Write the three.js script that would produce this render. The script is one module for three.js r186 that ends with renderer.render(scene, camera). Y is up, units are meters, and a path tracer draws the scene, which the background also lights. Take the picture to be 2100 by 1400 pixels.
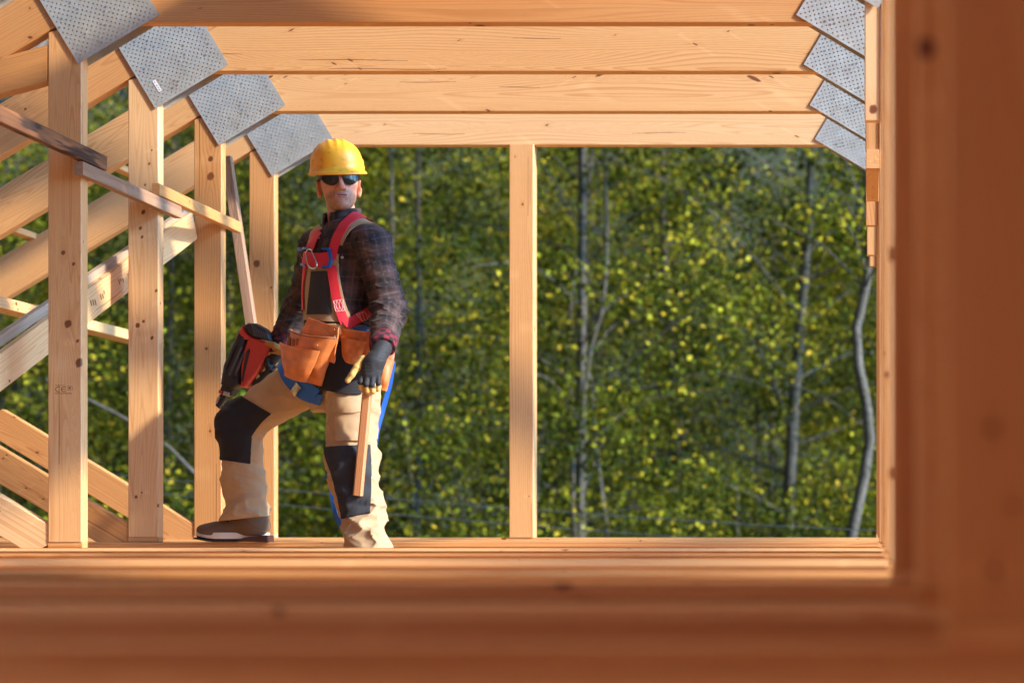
import * as THREE from 'three';
import { Sky } from 'three/addons/objects/Sky.js';
import { mergeGeometries, mergeVertices } from 'three/addons/utils/BufferGeometryUtils.js';

// ---------------------------------------------------------------- camera, sky, sun, exposure
const scene = new THREE.Scene();
const EYE = 3.3, FPX = 4130, VX = 1790, VY = 1075;          // eye height; focal length and vanishing point on a 2100 x 1400 frame
const camera = new THREE.PerspectiveCamera(2 * Math.atan(700 / FPX) * 180 / Math.PI, 1.5, 0.1, 3000);
camera.position.set(0, EYE, 0);
camera.lookAt(0, EYE, -10);
camera.setViewOffset(2100, 1400, 1050 - VX, 700 - VY, 2100, 1400);   // a lens shifted up and to the left
camera.focus = 8.1;
camera.userData.fStop = 2.1;

const SUN_AZ = 71 * Math.PI / 180, SUN_EL = 27 * Math.PI / 180;       // from the right, a little on the camera's side
const sunDir = new THREE.Vector3(Math.sin(SUN_AZ) * Math.cos(SUN_EL), Math.sin(SUN_EL), Math.cos(SUN_AZ) * Math.cos(SUN_EL));
const sky = new Sky();
sky.name = 'sky'; sky.userData.kind = 'structure';
sky.scale.setScalar(2000);
Object.assign(sky.material.uniforms.turbidity, { value: 10 });
sky.material.uniforms.rayleigh.value = 0.4;
sky.material.uniforms.mieCoefficient.value = 0.004;
sky.material.uniforms.mieDirectionalG.value = 0.8;
sky.material.uniforms.sunPosition.value.copy(sunDir);
scene.add(sky);
scene.environmentIntensity = 0.3;
const sun = new THREE.DirectionalLight(new THREE.Color(1, 0.86, 0.66), 3.4);
sun.name = 'sun';
sun.position.copy(sunDir).multiplyScalar(60).add(new THREE.Vector3(-2, EYE, -8));
sun.target.position.set(-2, EYE, -8);
sun.castShadow = true;
sun.shadow.radius = 4.5;                                              // a low sun through thin haze
Object.assign(sun.shadow.camera, { left: -30, right: 30, top: 30, bottom: -30, near: 1, far: 140 });
sun.shadow.mapSize.set(4096, 4096);
scene.add(sun, sun.target);

const renderer = new THREE.WebGLRenderer({ antialias: true });
renderer.setSize(1024, 682);
renderer.toneMapping = THREE.LinearToneMapping;
renderer.toneMappingExposure = 2.5;
renderer.shadowMap.enabled = true;

// ---------------------------------------------------------------- helpers
let seed = 12345;
const rnd = () => { seed = (seed * 1664525 + 1013904223) >>> 0; return seed / 4294967296; };
const rr = (a, b) => a + (b - a) * rnd();
const V = (x, y, z) => new THREE.Vector3(x, y, z);
const P = (X, Y, d) => V(X, Y + EYE, -d);                              // metres right of / above the eye, distance
const at = (px, py, d) => P((px - VX) * d / FPX, (VY - py) * d / FPX, d);
const clamp = (x, a, b) => Math.min(b, Math.max(a, x));
const mixn = (a, b, t) => a + (b - a) * t;
const sstep = (a, b, x) => { const t = clamp((x - a) / (b - a), 0, 1); return t * t * (3 - 2 * t); };
const hash2 = (x, y, s) => { let h = (Math.imul(x, 374761393) + Math.imul(y, 668265263) + Math.imul(s, 2147483647)) | 0; h = Math.imul(h ^ (h >>> 13), 1274126177); h ^= h >>> 16; return (h >>> 0) / 4294967296; };
function noise2(x, y, s = 0, px = 1 << 20, py = 1 << 20) {               // value noise, periodic in px, py
  const xi = Math.floor(x), yi = Math.floor(y), fx = x - xi, fy = y - yi;
  const ux = fx * fx * (3 - 2 * fx), uy = fy * fy * (3 - 2 * fy);
  const x0 = ((xi % px) + px) % px, x1 = (x0 + 1) % px, y0 = ((yi % py) + py) % py, y1 = (y0 + 1) % py;
  const a = hash2(x0, y0, s), b = hash2(x1, y0, s), c = hash2(x0, y1, s), d = hash2(x1, y1, s);
  return a + (b - a) * ux + (c - a) * uy + (a - b - c + d) * ux * uy;
}
const hash3 = (x, y, z) => { let h = (Math.imul(x, 374761393) + Math.imul(y, 668265263) + Math.imul(z, 1440662683)) | 0; h = Math.imul(h ^ (h >>> 13), 1274126177); h ^= h >>> 16; return (h >>> 0) / 4294967296; };
function noise3(x, y, z) {
  const xi = Math.floor(x), yi = Math.floor(y), zi = Math.floor(z), fx = x - xi, fy = y - yi, fz = z - zi;
  const u = fx * fx * (3 - 2 * fx), v = fy * fy * (3 - 2 * fy), w = fz * fz * (3 - 2 * fz);
  const L = (a, b, t) => a + (b - a) * t;
  return L(L(L(hash3(xi, yi, zi), hash3(xi + 1, yi, zi), u), L(hash3(xi, yi + 1, zi), hash3(xi + 1, yi + 1, zi), u), v),
    L(L(hash3(xi, yi, zi + 1), hash3(xi + 1, yi, zi + 1), u), L(hash3(xi, yi + 1, zi + 1), hash3(xi + 1, yi + 1, zi + 1), u), v), w);
}
const taken = {};
const numbered = (n) => { taken[n] = (taken[n] ?? -1) + 1; return taken[n] ? n + '_' + String(taken[n]).padStart(3, '0') : n; };
function mesh(name, geometry, material, parent) {
  const m = new THREE.Mesh(geometry, material);
  m.name = parent && parent !== scene ? name : numbered(name);
  m.castShadow = m.receiveShadow = true;
  (parent || scene).add(m);
  return m;
}
function thing(name, label, category, pos, group) {
  const g = new THREE.Group();
  g.name = numbered(name); g.userData = { label, category };
  if (group) g.userData.group = group;
  if (pos) g.position.copy(pos);
  scene.add(g);
  return g;
}
const tag = (o, label, category, group) => { Object.assign(o.userData, { label, category }); if (group) o.userData.group = group; return o; };
const struct = (o) => { o.userData.kind = 'structure'; return o; };
const std = (o) => new THREE.MeshStandardMaterial(o);
const phys = (o) => new THREE.MeshPhysicalMaterial(o);
const lin = (r, g, b) => new THREE.Color().setRGB(r, g, b);

// geometry from flat triangles
function triGeo(pos, uv) {
  const g = new THREE.BufferGeometry();
  g.setAttribute('position', new THREE.Float32BufferAttribute(pos, 3));
  if (uv) g.setAttribute('uv', new THREE.Float32BufferAttribute(uv, 2));
  g.computeVertexNormals();
  return g;
}
// a sawn timber: from a to b, `h` across in the direction `up`, `t` through; the ends may be cut at a slant (metres of length per metre of height)
function timberGeo(a, b, h, t, { up = V(0, 1, 0), cut0 = 0, cut1 = 0, ch = 0.003, origin = V(0, 0, 0) } = {}) {
  const ax = b.clone().sub(a), L = ax.length(); ax.normalize();
  const sd = ax.clone().cross(up).normalize(), hv = sd.clone().cross(ax).normalize();
  const sec = [];
  const H = h / 2, T = t / 2;
  for (const [y, z] of [[-H, -T + ch], [-H, T - ch], [-H + ch, T], [H - ch, T], [H, T - ch], [H, -T + ch], [H - ch, -T], [-H + ch, -T]]) sec.push([y, z]);
  const per = [0]; for (let i = 0; i < 8; i++) { const p = sec[i], q = sec[(i + 1) % 8]; per.push(per[i] + Math.hypot(q[0] - p[0], q[1] - p[1])); }
  const pt = (i, e) => { const [y, z] = sec[i % 8]; return a.clone().addScaledVector(ax, (e ? L + cut1 * y : cut0 * y)).addScaledVector(hv, y).addScaledVector(sd, z).sub(origin); };
  const pos = [], uv = [], uo = rnd() * 5, vo = rnd() * 3;
  const push = (p, u, v) => { pos.push(p.x, p.y, p.z); uv.push(u, v); };
  for (let i = 0; i < 8; i++) {
    const A = pt(i, 0), B = pt(i + 1, 0), C = pt(i + 1, 1), D = pt(i, 1);
    const v0 = vo + per[i] / 0.6, v1 = vo + per[i + 1] / 0.6, u1 = uo + L / 2.4;
    push(A, uo, v0); push(C, u1, v1); push(B, uo, v1); push(A, uo, v0); push(D, u1, v0); push(C, u1, v1);
  }
  for (const e of [0, 1]) for (let i = 1; i < 7; i++) {
    const q = [0, i, i + 1]; if (e) q.reverse();
    for (const k of q) push(pt(k, e), uo + sec[k][1] / 0.3, vo + sec[k][0] / 0.6);
  }
  return triGeo(pos, uv);
}
// ---------------------------------------------------------------- materials of timber and steel
function tex(w, h, fn, srgb = true) {
  const data = new Uint8Array(w * h * 4), o = [0, 0, 0, 255];
  for (let y = 0; y < h; y++) for (let x = 0; x < w; x++) {
    o[3] = 255; fn(x, y, o);
    const i = (y * w + x) * 4;
    data[i] = clamp(o[0], 0, 255); data[i + 1] = clamp(o[1], 0, 255); data[i + 2] = clamp(o[2], 0, 255); data[i + 3] = clamp(o[3], 0, 255);
  }
  const t = new THREE.DataTexture(data, w, h);
  t.wrapS = t.wrapT = THREE.RepeatWrapping; t.magFilter = THREE.LinearFilter; t.minFilter = THREE.LinearMipmapLinearFilter; t.generateMipmaps = true;
  if (srgb) t.colorSpace = THREE.SRGBColorSpace;
  t.needsUpdate = true;
  return t;
}
// spruce: 2.4 m along the grain, 0.6 m across
function spruceTex(s, { knots = 9, pale = [233, 190, 140], dark = [204, 146, 92], ring = 0.012, grey = 0 } = {}) {
  const W = 1536, H = 384, K = [], C = [0, 1, 2, 3, 4].map((i) => [hash2(i, 11, s) * 1.9, 0.12 + 0.4 * hash2(i, 12, s), hash2(i, 13, s) * 0.6]);   // knots; drying cracks
  for (let i = 0; i < knots; i++) { const big = hash2(i, 1, s) < 0.24; K.push([hash2(i, 2, s) * 2.4, hash2(i, 3, s) * 0.6, (big ? 0.008 + 0.009 * hash2(i, 4, s) : 0.003 + 0.004 * hash2(i, 4, s)), hash2(i, 5, s)]); }
  return tex(W, H, (x, y, o) => {
    const u = x / W * 2.4, v = y / H * 0.6;
    let g = v + 0.022 * (noise2(u / 0.6, v / 0.15, s, 4, 4) - 0.5) + 0.010 * (noise2(u / 0.24, v / 0.06, s + 1, 10, 10) - 0.5), kd = 0, halo = 0, flare = 0;
    for (const k of K) {
      let du = u - k[0], dv = v - k[1];
      du -= Math.round(du / 2.4) * 2.4; dv -= Math.round(dv / 0.6) * 0.6;
      const r = k[2];
      if (Math.abs(du) > r * 14 || Math.abs(dv) > r * 8) continue;
      const q = Math.hypot(du / (1.15 * r), dv / r);
      g += Math.sign(dv || 1) * r * 1.1 * Math.exp(-Math.abs(dv) / (r * 2.4)) * Math.exp(-(du * du) / (r * r * 16));
      const n = 0.25 * (noise2(du / r * 2 + 9, dv / r * 2 + 9, s + 7) - 0.5);
      kd = Math.max(kd, 1 - sstep(0.75, 1.1, q + n) ); halo = Math.max(halo, 1 - sstep(0.8, 3.2, Math.hypot(du / (2.2 * r), dv / r) + n));
      if (k[3] > 0.6) flare = Math.max(flare, (1 - sstep(0.2, 3.5, Math.abs(du) / r)) * 0.6);
    }
    const band = noise2(g / 0.045, u / 1.2, s + 2, 1 << 20, 2);
    const ph = g / (ring * (0.75 + 0.5 * band)), f = ph - Math.floor(ph);
    const late = sstep(0.45, 0.93, f) * (1 - sstep(0.93, 1.0, f));
    const fibre = noise2(u / 0.12, v / 0.0022, s + 3, 20, 272) - 0.5, fine = noise2(u / 0.02, v / 0.0016, s + 4, 120, 375) - 0.5;
    const wide = noise2(u / 0.8, v / 0.3, s + 5, 3, 2) - 0.5;
    let t = 0.62 * late * (0.35 + 0.75 * band) + 0.22 * fibre + 0.10 * fine + 0.22 * wide + 0.18 * halo;
    t = clamp(t, -0.25, 1);
    let crack = 0;
    for (const q of C) { if (u < q[0] || u > q[0] + q[1]) continue; const e = Math.min(u - q[0], q[0] + q[1] - u) / 0.08, dv = Math.abs(v - q[2] - 0.006 * (noise2(u / 0.2, 3, s + 8) - 0.5)); crack = Math.max(crack, (1 - sstep(0.0004, 0.0018 * Math.min(1, e) + 0.0005, dv))); }
    for (let c = 0; c < 3; c++) {
      let col = pale[c] + (dark[c] - pale[c]) * t;
      col += flare * [10, 14, 16][c];
      const kc = [112, 62, 30][c] + 26 * Math.sin(40 * Math.hypot(u, v) ) * 0.3;
      col = mixn(col, kc, kd * 0.88); col = mixn(col, [96, 56, 30][c], crack * 0.7);
      col = mixn(col, [150, 142, 134][c] * (0.75 + 0.5 * noise2(u / 0.3, v / 0.01, s + 6, 8, 60)), grey);
      o[c] = col;
    }
  });
}
const spruce = [];
for (let i = 0; i < 5; i++) {
  const map = spruceTex(11 + i * 17, { knots: 22 + (i % 3) * 8, ring: 0.010 + 0.003 * (i % 3), pale: [[232, 186, 138], [219, 166, 114], [241, 203, 162], [229, 182, 132], [213, 162, 110]][i], dark: [[202, 142, 90], [184, 122, 74], [214, 162, 114], [198, 140, 88], [176, 114, 68]][i] });
  spruce.push(std({ map, color: lin(0.88, 0.77, 0.58), roughness: 0.5, bumpMap: map, bumpScale: 0.0004 }));
}
let woodAt = 0;
const wood = (i) => spruce[(i ?? woodAt++) % 5];
// two second-hand laths on the left and one slanting lath are weathered timber, not spruce in shade
const weatheredLath = (() => { const map = spruceTex(301, { knots: 10, ring: 0.009, pale: [158, 112, 76], dark: [84, 54, 34], grey: 0.3 }); return std({ map, roughness: 0.8, bumpMap: map, bumpScale: 0.002 }); })();
const barkyLath = (() => { const map = tex(1024, 256, (x, y, o) => {          // weathered lath with strips of bark left on it
  const w = noise2(x / 128, y / 32, 411, 8, 8) * 26, s = noise2(x / 170, (y + w) / 7, 412, 6, 40), f = noise2(x / 40, (y + w) / 2.5, 413, 26, 110), b = 0.8 * sstep(0.46, 0.66, 0.6 * noise2(x / 60, (y + w) / 11, 414, 17, 23) + 0.4 * f), t = clamp(0.65 * s + 0.35 * f, 0, 1);
  o[0] = mixn(mixn(156, 84, t), mixn(58, 26, f), b); o[1] = mixn(mixn(104, 52, t), mixn(36, 16, f), b); o[2] = mixn(mixn(62, 30, t), mixn(24, 11, f), b);
}); return std({ map, roughness: 0.8, bumpMap: map, bumpScale: 0.004 }); })();
const greyWood = (() => { const map = spruceTex(501, { knots: 6, pale: [186, 152, 118], dark: [128, 98, 74], grey: 0.3 }); return std({ map, roughness: 0.8 }); })();
const steelTex = tex(512, 512, (x, y, o) => {
  const n = noise2(x / 64, y / 64, 61, 8, 8), m = noise2(x / 16, y / 16, 62, 32, 32), st = noise2(x / 6, y / 90, 63, 86, 6), sp = noise2(x / 5, y / 5, 64, 103, 103);
  const c = 186 + 12 * (n - 0.5) + 5 * (m - 0.5) + 8 * (st - 0.5) + 5 * (sp - 0.5), dirt = 0.5 * sstep(0.8, 0.97, noise2(x / 40, y / 22, 65, 13, 23) * 0.7 + 0.3 * m);
  o[0] = mixn(c, 120, dirt * 0.6); o[1] = mixn(c + 1, 112, dirt * 0.6); o[2] = mixn(c - 8, 98, dirt * 0.6);
});
const steelRough = tex(256, 256, (x, y, o) => { const v = 110 + 60 * (noise2(x / 20, y / 20, 71, 13, 13) - 0.5) + 40 * (noise2(x / 4, y / 4, 72, 64, 64) - 0.5); o[0] = o[1] = o[2] = v; }, false);
const galvanised = std({ map: steelTex, metalness: 0.4, roughness: 1, roughnessMap: steelRough });
const nailMetal = std({ color: lin(0.5, 0.5, 0.5), metalness: 0.9, roughness: 0.35 });
// ---------------------------------------------------------------- ground, deck, walls below
const groundTex = tex(512, 512, (x, y, o) => {
  const n = noise2(x / 40, y / 40, 81, 13, 13), m = noise2(x / 6, y / 6, 82, 86, 86), f = noise2(x / 2, y / 2, 83, 256, 256);
  const t = 0.5 * n + 0.3 * m + 0.2 * f;
  o[0] = 46 + 46 * t; o[1] = 58 + 40 * t; o[2] = 26 + 24 * t;
});
groundTex.repeat.set(300, 300);
{
  const g = new THREE.PlaneGeometry(1200, 1200); g.rotateX(-Math.PI / 2);
  struct(mesh('ground', g, std({ map: groundTex, roughness: 1 })));
}
const RAF = (X) => 1.767 + 0.6 * (X + 3.14);                          // lower edge of the left rafter
const XC = -1.46;                                                     // middle of the trusses
const SLOPE = Math.atan(0.6), TT = 0.06;                              // roof pitch; thickness of a truss
const DECK = -0.27;
const panel = std({ map: spruceTex(601, { knots: 16, ring: 0.02 }), color: lin(0.86, 0.74, 0.53), roughness: 0.75 });
{
  // boards under the bottom chords and the timber storey that carries them
  struct(mesh('floor', timberGeo(P(-5.1, DECK - 0.014, 4.0), P(2.2, DECK - 0.014, 4.0), 0.024, 13.6, { ch: 0.001 }), panel));
  const w = (a, b) => struct(mesh('wall', timberGeo(a, b, EYE + DECK - 0.03, 0.16, {}), panel));
  const yc = (DECK - 0.03 - EYE) / 2 - 0.001;
  w(P(-4.9, yc, 10.6), P(2.0, yc, 10.6)); w(P(-4.98, yc, 10.5), P(-4.98, yc, -2.6)); w(P(2.08, yc, 10.5), P(2.08, yc, -2.6));
}
// ---------------------------------------------------------------- perforated plates
const PW = 0.35, PH = 0.43;
const plateGeo = (() => {
  const s = new THREE.Shape([new THREE.Vector2(0, 0), new THREE.Vector2(PW, 0), new THREE.Vector2(PW, PH), new THREE.Vector2(0, PH)]);
  let row = 0;
  for (let y = 0.012; y < PH - 0.008; y += 0.0115, row++) for (let x = 0.012 + (row % 2) * 0.0115; x < PW - 0.008; x += 0.023) {
    const p = new THREE.Path(); const a0 = 0.3;
    for (let k = 0; k < 5; k++) { const a = a0 - k / 5 * Math.PI * 2; const X = x + 0.0034 * Math.cos(a), Y = y + 0.0034 * Math.sin(a); k ? p.lineTo(X, Y) : p.moveTo(X, Y); }
    p.closePath(); s.holes.push(p);
  }
  const g = new THREE.ExtrudeGeometry(s, { depth: 0.002, bevelEnabled: false });
  const uv = g.attributes.uv; for (let i = 0; i < uv.count; i++) uv.setXY(i, g.attributes.position.getX(i) * 2.3, g.attributes.position.getY(i) * 2.3);
  return g;
})();
const plateBack = new THREE.BoxGeometry(PW, PH, 0.002).translate(PW / 2, PH / 2, 0.001);
const nailGeos = [0, 1, 2].map((v) => {
  const list = [];
  for (let i = 0; i < 26; i++) {
    const row = Math.floor(hash2(i, v, 5) * 35), col = Math.floor(hash2(i, v, 6) * 14);
    const n = new THREE.CylinderGeometry(0.0042, 0.0046, 0.0016, 7); n.rotateX(Math.PI / 2);
    n.translate(0.012 + (row % 2) * 0.0115 + col * 0.023, 0.012 + row * 0.0115, 0.0028); list.push(n);
  }
  return mergeGeometries(list);
});
const labelTex = (() => {
  const c = document.createElement('canvas'); c.width = 128; c.height = 32; const x = c.getContext('2d');
  x.fillStyle = '#efe9e4'; x.fillRect(0, 0, 128, 32); x.fillStyle = '#3b3a42'; x.fillRect(96, 11, 22, 4); x.fillStyle = '#8d8f9b';
  x.fillRect(10, 8, 16, 15); x.fillRect(32, 10, 18, 12); x.fillRect(56, 8, 20, 14); x.fillStyle = '#efe9e4'; for (let k = 0; k < 5; k++) x.fillRect(14 + k * 14, 12, 5, 8);
  const t = new THREE.CanvasTexture(c); t.colorSpace = THREE.SRGBColorSpace; return t;
})();
const labelMat = std({ map: labelTex, roughness: 0.6 });
const stampTex = (() => {
  const c = document.createElement('canvas'); c.width = 256; c.height = 128; const x = c.getContext('2d');
  x.clearRect(0, 0, 256, 128); x.strokeStyle = x.fillStyle = 'rgba(120,62,26,0.75)'; x.lineWidth = 8;
  x.beginPath(); x.arc(66, 58, 30, 0.9, 5.4); x.stroke(); x.beginPath(); x.arc(134, 58, 30, 0.9, 5.4); x.stroke(); x.fillRect(106, 54, 40, 8);
  x.lineWidth = 4; x.strokeRect(176, 22, 52, 44); x.fillRect(188, 34, 22, 18); x.fillRect(30, 8, 110, 4);
  for (let k = 0; k < 18; k++) x.fillRect(30 + k * 11, 100 + (k % 3) * 2, 6, 12);
  const t = new THREE.CanvasTexture(c); t.colorSpace = THREE.SRGBColorSpace; return t;
})();
const stampMat = std({ map: stampTex, transparent: true, roughness: 0.6 });
const printTex = (() => {
  const c = document.createElement('canvas'); c.width = 512; c.height = 64; const x = c.getContext('2d');
  x.clearRect(0, 0, 512, 64); x.fillStyle = 'rgba(132,84,46,0.6)';
  for (let k = 0; k < 7; k++) for (let j = 0; j < 3; j++) if (k !== 2) x.fillRect(20 + k * 70 + j * 14, 14 + ((k + j) % 3) * 5, 8, 26 - ((k * j) % 4) * 4);
  const t = new THREE.CanvasTexture(c); t.colorSpace = THREE.SRGBColorSpace; return t;
})();
const printMat = std({ map: printTex, transparent: true, roughness: 0.7 });

// ---------------------------------------------------------------- the row of attic trusses
// distance, top of bottom chord, inner face of right post, label
const TRUSSES = [
  [2.00, -0.1215, 0.073, 'shaded roof truss nearest the open side, blurred brown timber', 'near'],
  [2.64, -0.1060, 0.0575, 'shaded roof truss second in the row before the lit planks', 'near'],
  [3.44, -0.1000, 0.033, 'roof truss whose pale sunlit chord follows the dark brown chords', 'mid'],
  [4.24, -0.0985, 0.033, 'roof truss with the second pale sunlit chord past the dark ones', 'mid'],
  [5.04, -0.0890, 0.030, 'roof truss with the third pale sunlit chord past the dark ones', 'mid'],
  [5.84, -0.0860, 0.028, 'roof truss with the fourth pale sunlit chord past the dark ones', 'mid'],
  [6.64, -0.0820, 0.026, 'roof truss directly before the one with the stamped post', 'mid'],
  [7.44, -0.0870, 0.024, 'roof truss whose post carries a CE stamp, old batten across it', 'full'],
  [8.24, -0.0730, 0.022, 'roof truss on whose bottom chord the worker rests his boot', 'full'],
  [9.04, -0.0700, 0.020, 'roof truss one behind the worker, slim batten beside its post', 'full'],
  [9.84, -0.0650, 0.018, 'last roof truss with a middle stud standing against the trees', 'full'],
];
const trusses = TRUSSES.map(([d, top, xr, label, kind], ti) => {
  const base = P(XC, DECK, d + TT / 2);
  const T = thing('roof_truss', label, 'roof truss', base, 'attic trusses in a row');
  const tim = (name, x0, y0, x1, y1, h, o = {}, parent = T, m) => mesh(name, timberGeo(P(x0, y0, d + TT / 2), P(x1, y1, d + TT / 2), h, o.t || TT, { origin: base, ...o }), m || wood(), parent);
  const R = (x) => 2 * XC - x;
  const next = ti ? TRUSSES[ti - 1] : null;
  const th = ti > 1 && ti < 7 ? clamp((-next[1] * d / next[0] + top) - 0.0105, 0.007, 0.03) : 0.02;   // board nailed on the chord, its front edge a little proud
  tim('bottom_chord', -4.95, (top - th + DECK) / 2, 2.03, (top - th + DECK) / 2, top - th - DECK - 0.002);
  tim('chord_board', -4.93, top - th / 2, 2.02, top - th / 2, th, { t: ti < 2 ? TT - 0.006 : TT + 0.03, ch: 0.0015 });
  // posts stand on short packers
  const pl0 = -3.05, pl1 = -2.926, ph = top + 0.022;
  for (const side of [0, 1]) {
    const xa = side ? xr : pl0, xb = side ? xr + 0.124 : pl1, xm = (xa + xb) / 2;
    const slant = (side ? -1 : 1) * 0.25;
    tim('post', xm, ph, xm, 1.832, 0.124, { up: V(1, 0, 0), cut1: slant, t: TT });
    tim('packer', xm - 0.064, top + 0.0112, xm + 0.062, top + 0.0112, 0.0216, { t: TT - 0.006 });
  }
  // rafters meet at the ridge
  const hy = 0.215, hp = hy * Math.cos(SLOPE);
  const xe = -5.3, xo = XC;
  const mid = (X) => RAF(X) + hy / 2;
  tim('rafter', xe, mid(xe), xo, mid(xo), hp, { cut1: -0.6 });
  tim('rafter', R(xe), mid(xe), R(xo) + 0.002, mid(xo), hp, { cut1: -0.6 });
  // collar beam, ends cut along the rafters
  const cy0 = 1.853, cy1 = 2.043, cx = -3.14 + ((cy0 + cy1) / 2 - 1.767) / 0.6 + 0.004;
  tim('collar_beam', cx, (cy0 + cy1) / 2, R(cx), (cy0 + cy1) / 2, cy1 - cy0, { cut0: 1 / 0.6, cut1: -1 / 0.6 });
  // outer webs falling to the foot of the posts
  if (ti < 10) for (const side of [0, 1]) {
    const wy = 0.15, f = (X) => 0.0 - 0.6 * (X + 3.052) - wy / 2, x0 = -3.98, x1 = side ? 2 * XC - (xr + 0.124) - 0.002 : -3.052;
    const A = [x0, f(x0)], B = [x1, f(x1)];
    if (side) tim('web', R(A[0]), A[1], R(B[0]), B[1], wy * Math.cos(SLOPE), { cut0: 0.6, cut1: 0.6, t: 0.05 });
    else tim('web', A[0], A[1], B[0], B[1], wy * Math.cos(SLOPE), { cut0: 0.6, cut1: 0.6, t: 0.05 });
  }
  if (kind === 'full' || ti === 6) {
    for (const side of [0, 1]) for (const face of [0, 1]) {
      const px = -2.937, py = 1.700, z = d + (face ? TT + 0.0015 : -0.005);
      const pm = new THREE.Matrix4();
      // lower left corner, long edge along the rafter
      const ux = V(Math.cos(SLOPE) * (side ? -1 : 1), Math.sin(SLOPE), 0), uy = V(-Math.sin(SLOPE) * (side ? -1 : 1), Math.cos(SLOPE), 0);
      const uz = ux.clone().cross(uy);
      pm.makeBasis(ux, uy, uz);
      const o = P(side ? R(px) : px, py, z).sub(base);
      // local z must point outwards from the timber
      const outward = face ? -1 : 1;
      if (uz.z * outward < 0) { ux.negate(); pm.makeBasis(ux, uy, ux.clone().cross(uy)); o.addScaledVector(ux, -PW); }
      const pl = mesh('nail_plate', face ? plateBack : plateGeo, galvanised, T);
      pl.matrix.copy(pm).setPosition(o); pl.matrix.decompose(pl.position, pl.quaternion, pl.scale);
      if (!face) {
        const nl = mesh('nails', nailGeos[(ti + side) % 3], nailMetal, pl); nl.userData.kind = 'stuff';
        if ((side === 0 && ti === 8) || (side === 1 && (ti === 7 || ti === 9))) {
          const st = mesh('sticker', new THREE.PlaneGeometry(0.052, 0.014), labelMat, pl);
          st.position.set(side ? 0.225 : 0.055, side ? 0.27 : 0.075, 0.0034); if (side && ti === 9) st.position.set(0.26, 0.09, 0.0034);
          st.rotation.z = Math.PI / 2; 
        }
      }
    }
  }
  // cleats nailed to the inner side of the right posts
  const cl = { 6: [1.334, 0.052], 7: [1.385, 0.05], 8: [1.225, 0.05], 9: [1.21, 0.046], 10: [1.262, 0.034] }[ti];
  if (cl) tim('cleat', xr - 0.001 - cl[1] / 2, cl[0], xr - 0.001 - cl[1] / 2, 1.79, cl[1], { up: V(1, 0, 0), t: TT - 0.012 });
  T.userData.d = d;
  return { T, tim, base, d, top };
});
{ // extras of single trusses
  const t0 = trusses[7], t3 = trusses[10];
  t0.tim('outrigger', -4.1, 1.42, -3.054, 1.7035, 0.131, { cut1: 0.27 * 1.0 });
  const xm = (1070 - VX) / (FPX / 9.84);
  t3.tim('stud', xm, t3.top + 0.001, xm, 1.852, 0.118, { up: V(1, 0, 0), t: 0.1 });
  const st = mesh('stamp', new THREE.PlaneGeometry(0.082, 0.04), stampMat, t0.T);
  st.position.copy(P((129 - VX) / (FPX / 7.44), (VY - 799) / (FPX / 7.44), 7.44 - 0.0012).sub(t0.base));
}
// ---------------------------------------------------------------- cladding already fixed, out of the frame: it shades the near trusses and part of the row
{
  const sheet = (xa, xb, d0, d1, side) => {                             // boards on a roof slope, xa/xb measured for the left slope
    const y = (X) => RAF(X) + 0.215 + 0.014;
    const R = (x) => (side ? 2 * XC - x : x);
    const a = P(R(xa), y(xa), (d0 + d1) / 2), b = P(R(xb), y(xb), (d0 + d1) / 2);
    return timberGeo(a, b, 0.022, d1 - d0, { ch: 0.001 });
  };
  const Lx = (x) => 2 * XC - x;
  struct(mesh('roof', sheet(Lx(0.3), Lx(-1.05), 6.2, 7.02, 1), panel));
  const kw = (x) => struct(mesh('wall', timberGeo(P(x, 0.66, x > 0 ? 3.5 : 1.2), P(x, 0.66, -2.7), 1.8, 0.024, { ch: 0.001 }), panel));
  kw(-3.4); kw(0.5);
  const gable = new THREE.Shape([[-5, DECK], [2.08, DECK], [2.08, 0.5], [XC, 2.7], [-5, 0.55]].map(([x, y]) => new THREE.Vector2(x, y)));
  const win = new THREE.Path(); win.moveTo(-3.2, 0.0); win.lineTo(-3.2, 1.45); win.lineTo(0.35, 1.45); win.lineTo(0.35, 0.0); win.closePath(); gable.holes.push(win);   // window opening behind the photographer
  const g = new THREE.ExtrudeGeometry(gable, { depth: 0.1, bevelEnabled: false }); g.translate(0, EYE, 2.62);
  struct(mesh('wall', g, panel));
}
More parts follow.
